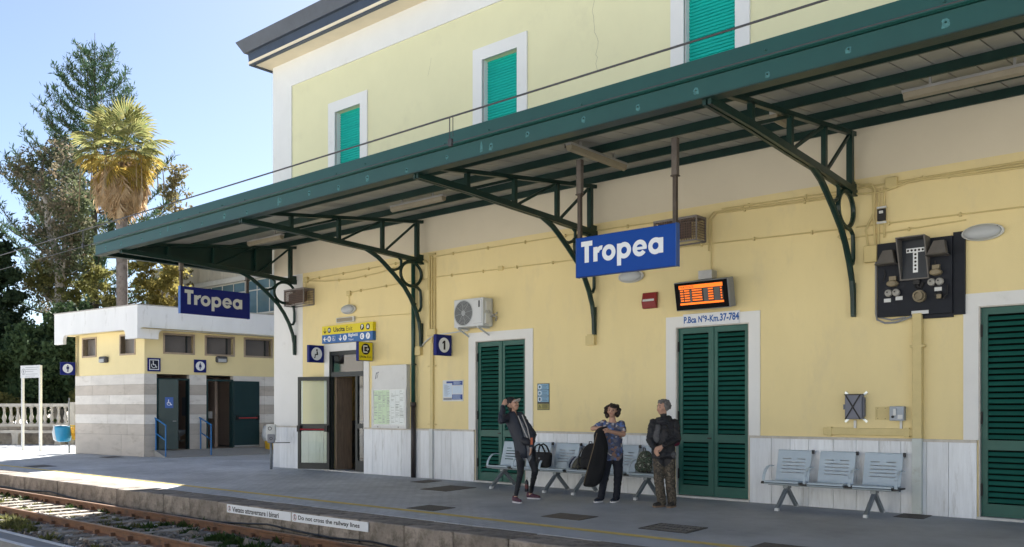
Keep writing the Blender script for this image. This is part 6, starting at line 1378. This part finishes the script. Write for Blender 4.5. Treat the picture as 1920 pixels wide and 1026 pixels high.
# ---- woman in cap
t=thing('person','person in white visored black cap and dark jacket leaning back with one arm raised','person',(-10.05,-2.05,-.043),ROT)
leg=M('leggings_black',(.010,.011,.015),.7,.2,10); shirt=M('shirt_grey',(.19,.20,.22),.8,.15,12)
hs,H=headsegs((-.225,.03,1.70),(.78,-.48,.30))
limbs=hs+[((-.205,.07,1.52),(-.215,.045,1.63),.052,.050,0),
 ((-.09,-.02,.86),(-.09,-.15,.50),.088,.060,1),((-.09,-.15,.50),(-.17,-.27,.12),.058,.037,1),((.08,.02,.86),(.17,-.05,.53),.090,.061,1),((.17,-.05,.53),(.10,.18,.14),.059,.038,1),((-.09,-.02,.85),(.08,.02,.85),.10,.10,1),
 ((-.17,-.27,.12),(-.175,-.28,.06),.034,.036,0),((.10,.18,.14),(.09,.19,.07),.034,.036,0),
 ((-.34,.06,1.47),(-.42,-.11,1.42),.055,.045,2),((-.42,-.11,1.42),(-.40,-.02,1.67),.042,.03,2),((-.06,.07,1.49),(.13,.0,1.18),.055,.045,2),((.13,.0,1.18),(.10,-.12,.95),.042,.03,2)]
limbs+=hand((-.40,-.015,1.69),(.45,.1,.8),(-.2,-1,.1),1,.7)+hand((.10,-.125,.94),(-.1,-.1,-1),(1,-.4,0),-1,.5)
lofts=[([((-.01,0,.80),.15,.11),((-.015,0,.88),.155,.115),((-.04,.02,1.05),.135,.105),((-.12,.055,1.28),.15,.11),((-.185,.075,1.44),.165,.095),((-.20,.08,1.52),.10,.07)],2)]
fuse('body',t,limbs,lofts,[skin,leg,shirt],.009,.007,1,bare=(-.205,.07,1.515,.08)); face(t,H)
jk=M('jacket_navy',(.020,.024,.036),.6,.2,8,.1,40)
m=MB(); fr_=math.atan2(-.75,.55)
shell(m,[((.0,.01,.76),.185,.145,30),((.0,.01,.88),.19,.15,28),((-.04,.03,1.05),.175,.14,24),((-.12,.06,1.28),.19,.145,20),((-.185,.075,1.44),.20,.125,14),((-.205,.08,1.53),.12,.09,16),((-.21,.08,1.58),.08,.075,24)],0,fr_)
o=m.build('jacket',jk,t,smooth=True)
fuse('jacket_sleeve',t,[((-.30,.06,1.48),(-.42,-.11,1.42),.078,.066,1),((-.42,-.11,1.42),(-.402,-.03,1.65),.066,.048,1)],[],[jk,jk],.01,.014,2)
fuse('jacket_sleeve',t,[((-.09,.07,1.50),(.13,.0,1.18),.078,.064,1),((.13,.0,1.18),(.105,-.11,.98),.064,.05,1)],[],[jk,jk],.01,.014,3)
c,f,up,sd=H
fuse('hair',t,[(c-f*.045+up*.0,c-f*.06-up*.06,.075,.05,1)],[],[M('hair_dark',(.03,.022,.018),.6)]*2,.01,.006)
fuse('cap',t,[(c-f*.015+up*.052,c-f*.025+up*.06,.098,.096,1)],[],[M('cap_black',(.012,.012,.014),.7)]*2,.01,.002)
m=MB(); base=c+f*.06+up*.058; pts=[]
for k in range(11):
    a=R(-78+156*k/10); pts.append(base+f*(.125*math.cos(a)-.01)+sd*(.10*math.sin(a))-up*(.035*(1-math.cos(a))))
m.extr(pts,-up*.008); m.build('visor',M('visor_white',(.62,.56,.52),.7),t)
fp=lump('belt_bag',t,[(.98,.02,-.13,.06,.03),(1.0,.02,-.14,.09,.05),(1.08,.0,-.13,.095,.055),(1.13,-.02,-.12,.06,.03)],M('belt_bag_black',(.015,.016,.022),.6),14,.006,2)
m=MB().tube([(-.13,-.06,1.50),(-.06,-.1,1.32),(.04,-.13,1.10)],.010,6).tube([(-.06,-.04,1.52),(.03,-.09,1.3),(.08,-.12,1.08)],.010,6); m.build('strap',M('strap_pale',(.4,.38,.36),.7),t)
MB().box(.085,.125,-.17,-.13,1.0,1.12).build('pouch',M('pouch_orange',(.45,.10,.04),.5),t)
pk=M('shoe_pink',(.085,.03,.05),.6,.7,30); sw=M('sole_white',(.66,.64,.64),.6)
shoe(t,(-.20,-.26,.0),(-.09,-.44,.0),pk,sw); shoe(t,(.055,.215,.015),(.26,.10,.015),pk,sw)
# ---- woman with coat
t=thing('person','person with curly dark hair and floral top holding a black coat','person',(-8.75,-1.4,-.028),ROT)
fl=bpy.data.materials.new('floral_fabric'); fl.use_nodes=True; n_=fl.node_tree.nodes; l_=fl.node_tree.links; b_=n_['Principled BSDF']; b_.inputs['Roughness'].default_value=.8
tc=n_.new('ShaderNodeTexCoord'); vo=n_.new('ShaderNodeTexVoronoi'); vo.inputs['Scale'].default_value=21; l_.new(tc.outputs['Object'],vo.inputs['Vector']); sp=n_.new('ShaderNodeSeparateColor'); l_.new(vo.outputs['Color'],sp.inputs[0])
cr=n_.new('ShaderNodeValToRGB'); cr.color_ramp.interpolation='CONSTANT'; e=cr.color_ramp.elements; e[0].color=(.06,.075,.13,1); e[1].position=.85; e[1].color=(.45,.42,.42,1)
for pos,c_ in ((.35,(.09,.11,.20,1)),(.5,(.22,.13,.10,1)),(.6,(.10,.16,.36,1)),(.72,(.14,.14,.17,1))): q=e.new(pos); q.color=c_
l_.new(sp.outputs[0],cr.inputs[0]); l_.new(cr.outputs[0],b_.inputs['Base Color'])
nav=M('trousers_navy',(.010,.012,.020),.8,.2,8)
hs,H=headsegs((.085,0,1.575),(-.30,-1,-.03))
limbs=hs+[((.09,.0,1.38),(.087,.01,1.50),.066,.05,0),((.01,0,.84),(-.04,-.03,.48),.105,.078,1),((-.04,-.03,.48),(-.11,0,.08),.076,.062,1),((.17,0,.84),(.185,-.03,.48),.105,.078,1),((.185,-.03,.48),(.155,0,.08),.076,.062,1),
 ((-.06,.02,1.365),(-.20,-.05,1.295),.062,.056,2),((-.20,-.05,1.295),(-.26,-.09,1.27),.044,.043,0),((-.26,-.09,1.27),(-.12,-.26,1.285),.042,.03,0),((.245,.02,1.35),(.265,-.06,1.24),.065,.06,2),((.265,-.06,1.24),(.262,-.10,1.17),.046,.045,0),((.262,-.10,1.17),(-.02,-.27,1.235),.044,.031,0)]
limbs+=hand((-.12,-.262,1.286),(.8,-.5,-.1),(0,-.4,1),1,.55)+hand((-.02,-.272,1.237),(-1,-.2,.25),(0,-1,.5),-1,.45)
lofts=[([((.09,0,.72),.15,.115),((.09,0,.835),.172,.128)],1),([((.09,0,.825),.188,.145),((.09,0,.90),.18,.138),((.09,0,1.02),.168,.132),((.09,.005,1.2),.172,.135),((.09,.02,1.31),.175,.11),((.09,.025,1.385),.11,.07)],2)]
fuse('body',t,limbs,lofts,[skin,nav,fl],.009,.008,4,bare=(.088,.005,1.385,.082)); face(t,H)
c,f,up,sd=H; r_=random.Random(8); it=[]
while len(it)<150:
    v=Vector((r_.gauss(0,1),r_.gauss(0,1),r_.gauss(0,1))).normalized()
    if v.dot(f)>.42 and v.dot(up)<.62: continue
    if v.dot(up)<-.75: continue
    it.append((c+up*.01+v*r_.uniform(.085,.128)*(1.08 if abs(v.dot(sd))>.5 else 1)-up*.02,r_.uniform(.018,.03)))
balls('hair',t,it+[(c-f*.03+up*.03,.095)],M('hair_brown_curly',(.028,.018,.014),.7,.3,20),.008,1,.008)
coat=M('coat_black',(.006,.006,.007),.85,.3,6,.2,50)
lump('coat',t,[(.285,-.33,-.24,.075,.05),(.30,-.32,-.24,.12,.07),(.36,-.29,-.24,.15,.085),(.48,-.25,-.24,.15,.07),(.6,-.21,-.24,.16,.09),(.75,-.185,-.245,.15,.07),(.93,-.15,-.25,.14,.095),(1.06,-.15,-.26,.105,.07),(1.17,-.165,-.26,.095,.075),(1.25,-.15,-.27,.085,.055),(1.295,-.10,-.285,.075,.04),(1.305,-.06,-.29,.04,.02)],coat,22,.05,7,2.1)
MB().tube([(-.21,-.31,1.2),(-.275,-.33,.93),(-.36,-.31,.62),(-.43,-.27,.34)],.006,5).build('coat_piping',M('piping_tan',(.16,.12,.07),.7),t)
MB().tube([(-.035,-.262+.03*math.cos(a),1.235+.03*math.sin(a)) for a in np.linspace(0,6.28,13)[:-1]],.007,6,closed=True).build('wrist_watch',black,t)
nv=M('shoe_navy',(.02,.025,.04),.6)
shoe(t,(-.10,.03,.0),(-.22,-.10,.0),nv,sw); shoe(t,(.165,.04,.0),(.06,-.12,.0),nv,sw)
# ---- older person
t=thing('person','person with short grey hair in dark jacket and camouflage trousers, hands clasped','person',(-7.63,-1.4,-.028),ROT)
cam_t=camo('camouflage_trousers',[(.06,.048,.034),(.10,.08,.056),(.04,.034,.026),(.14,.115,.082)],13); jb=M('jacket_black',(.014,.014,.017),.6,.2,8,.1,40); jg=M('jacket_grey',(.075,.075,.08),.75,.2,8)
hs,H=headsegs((-.01,0,1.625),(-.92,-.5,.0))
limbs=hs+[((.01,.015,1.42),(.0,.005,1.54),.056,.054,0),((-.075,0,.84),(-.085,-.03,.46),.105,.085,1),((-.085,-.03,.46),(-.03,0,.08),.085,.075,1),((.09,0,.84),(.10,-.03,.46),.108,.087,1),((.10,-.03,.46),(.14,0,.08),.085,.077,1)]
limbs+=hand((-.175,-.205,.965),(.25,-.35,-.8),(-.8,-.5,.2),1,.5)+hand((-.06,-.225,1.0),(-.85,-.25,-.35),(-.1,-1,.3),-1,.5)
limbs+=[((-.23,-.06,1.09),(-.175,-.2,.965),.04,.03,0),((.2,-.08,1.11),(-.06,-.22,1.0),.04,.03,0)]
lofts=[([((.0,0,.80),.165,.125),((.0,0,.9),.16,.12),((.0,0,1.05),.16,.125),((.01,0,1.22),.17,.125),((.01,.01,1.37),.185,.10),((.01,.012,1.44),.10,.075)],2)]
fuse('body',t,limbs,lofts,[skin,cam_t,jb],.009,.008,6); face(t,H)
limbs=[((-.17,0,1.37),(-.238,-.06,1.10),.072,.066,1),((-.238,-.06,1.10),(-.185,-.19,.985),.064,.05,1),((.19,0,1.37),(.205,-.08,1.12),.075,.068,1),((.205,-.08,1.12),(-.02,-.215,1.015),.066,.05,1),((-.11,-.03,1.45),(.1,-.04,1.46),.03,.03,1),((.1,-.03,1.46),(.09,.07,1.47),.035,.035,1),((-.13,-.09,1.10),(-.10,-.115,1.32),.06,.05,2),((.02,-.10,1.05),(.0,-.115,1.30),.06,.05,2),((-.05,-.1,.86),(.12,-.09,.86),.07,.07,2)]
lofts=[([((.0,0,.80),.195,.15),((.0,0,.9),.195,.15),((.0,0,1.05),.185,.148),((.01,0,1.22),.192,.145),((.01,.01,1.37),.20,.115),((.01,.012,1.45),.12,.085)],1)]
fuse('jacket',t,limbs,lofts,[jb,jb,jg],.01,.015,7)
c,f,up,sd=H
it=[]; r_=random.Random(18)
for _ in range(170):
    v=Vector((r_.gauss(0,1),r_.gauss(0,1),r_.gauss(0,1))).normalized()
    if (v.dot(f)>.30 and v.dot(up)<.55) or v.dot(up)<-.55: continue
    it.append((c-f*.012+up*.025+v*r_.uniform(.088,.112),r_.uniform(.018,.028)))
balls('hair',t,it+[(c-f*.03+up*.03,.096)],M('hair_grey',(.13,.125,.12),.7,.45,30),.008,1,.006)
lump('backpack',t,[(.98,.17,.16,.10,.08),(1.03,.18,.17,.13,.10),(1.25,.18,.17,.13,.11),(1.36,.17,.15,.09,.07)],M('backpack_maroon',(.12,.012,.035),.7,.2,8),16,.01,9)
MB().tube([(.13,-.10,1.05),(.16,-.07,1.3),(.12,.02,1.46),(.14,.12,1.34)],.018,6).build('backpack_strap',M('backpack_maroon',(.12,.012,.035)),t)
ds=M('shoe_dark',(.03,.027,.024),.6); dl=M('sole_tan',(.22,.15,.10),.7)
shoe(t,(.01,.02,.0),(-.18,-.09,.0),ds,dl); shoe(t,(.18,.03,.0),(.05,-.16,.0),ds,dl)
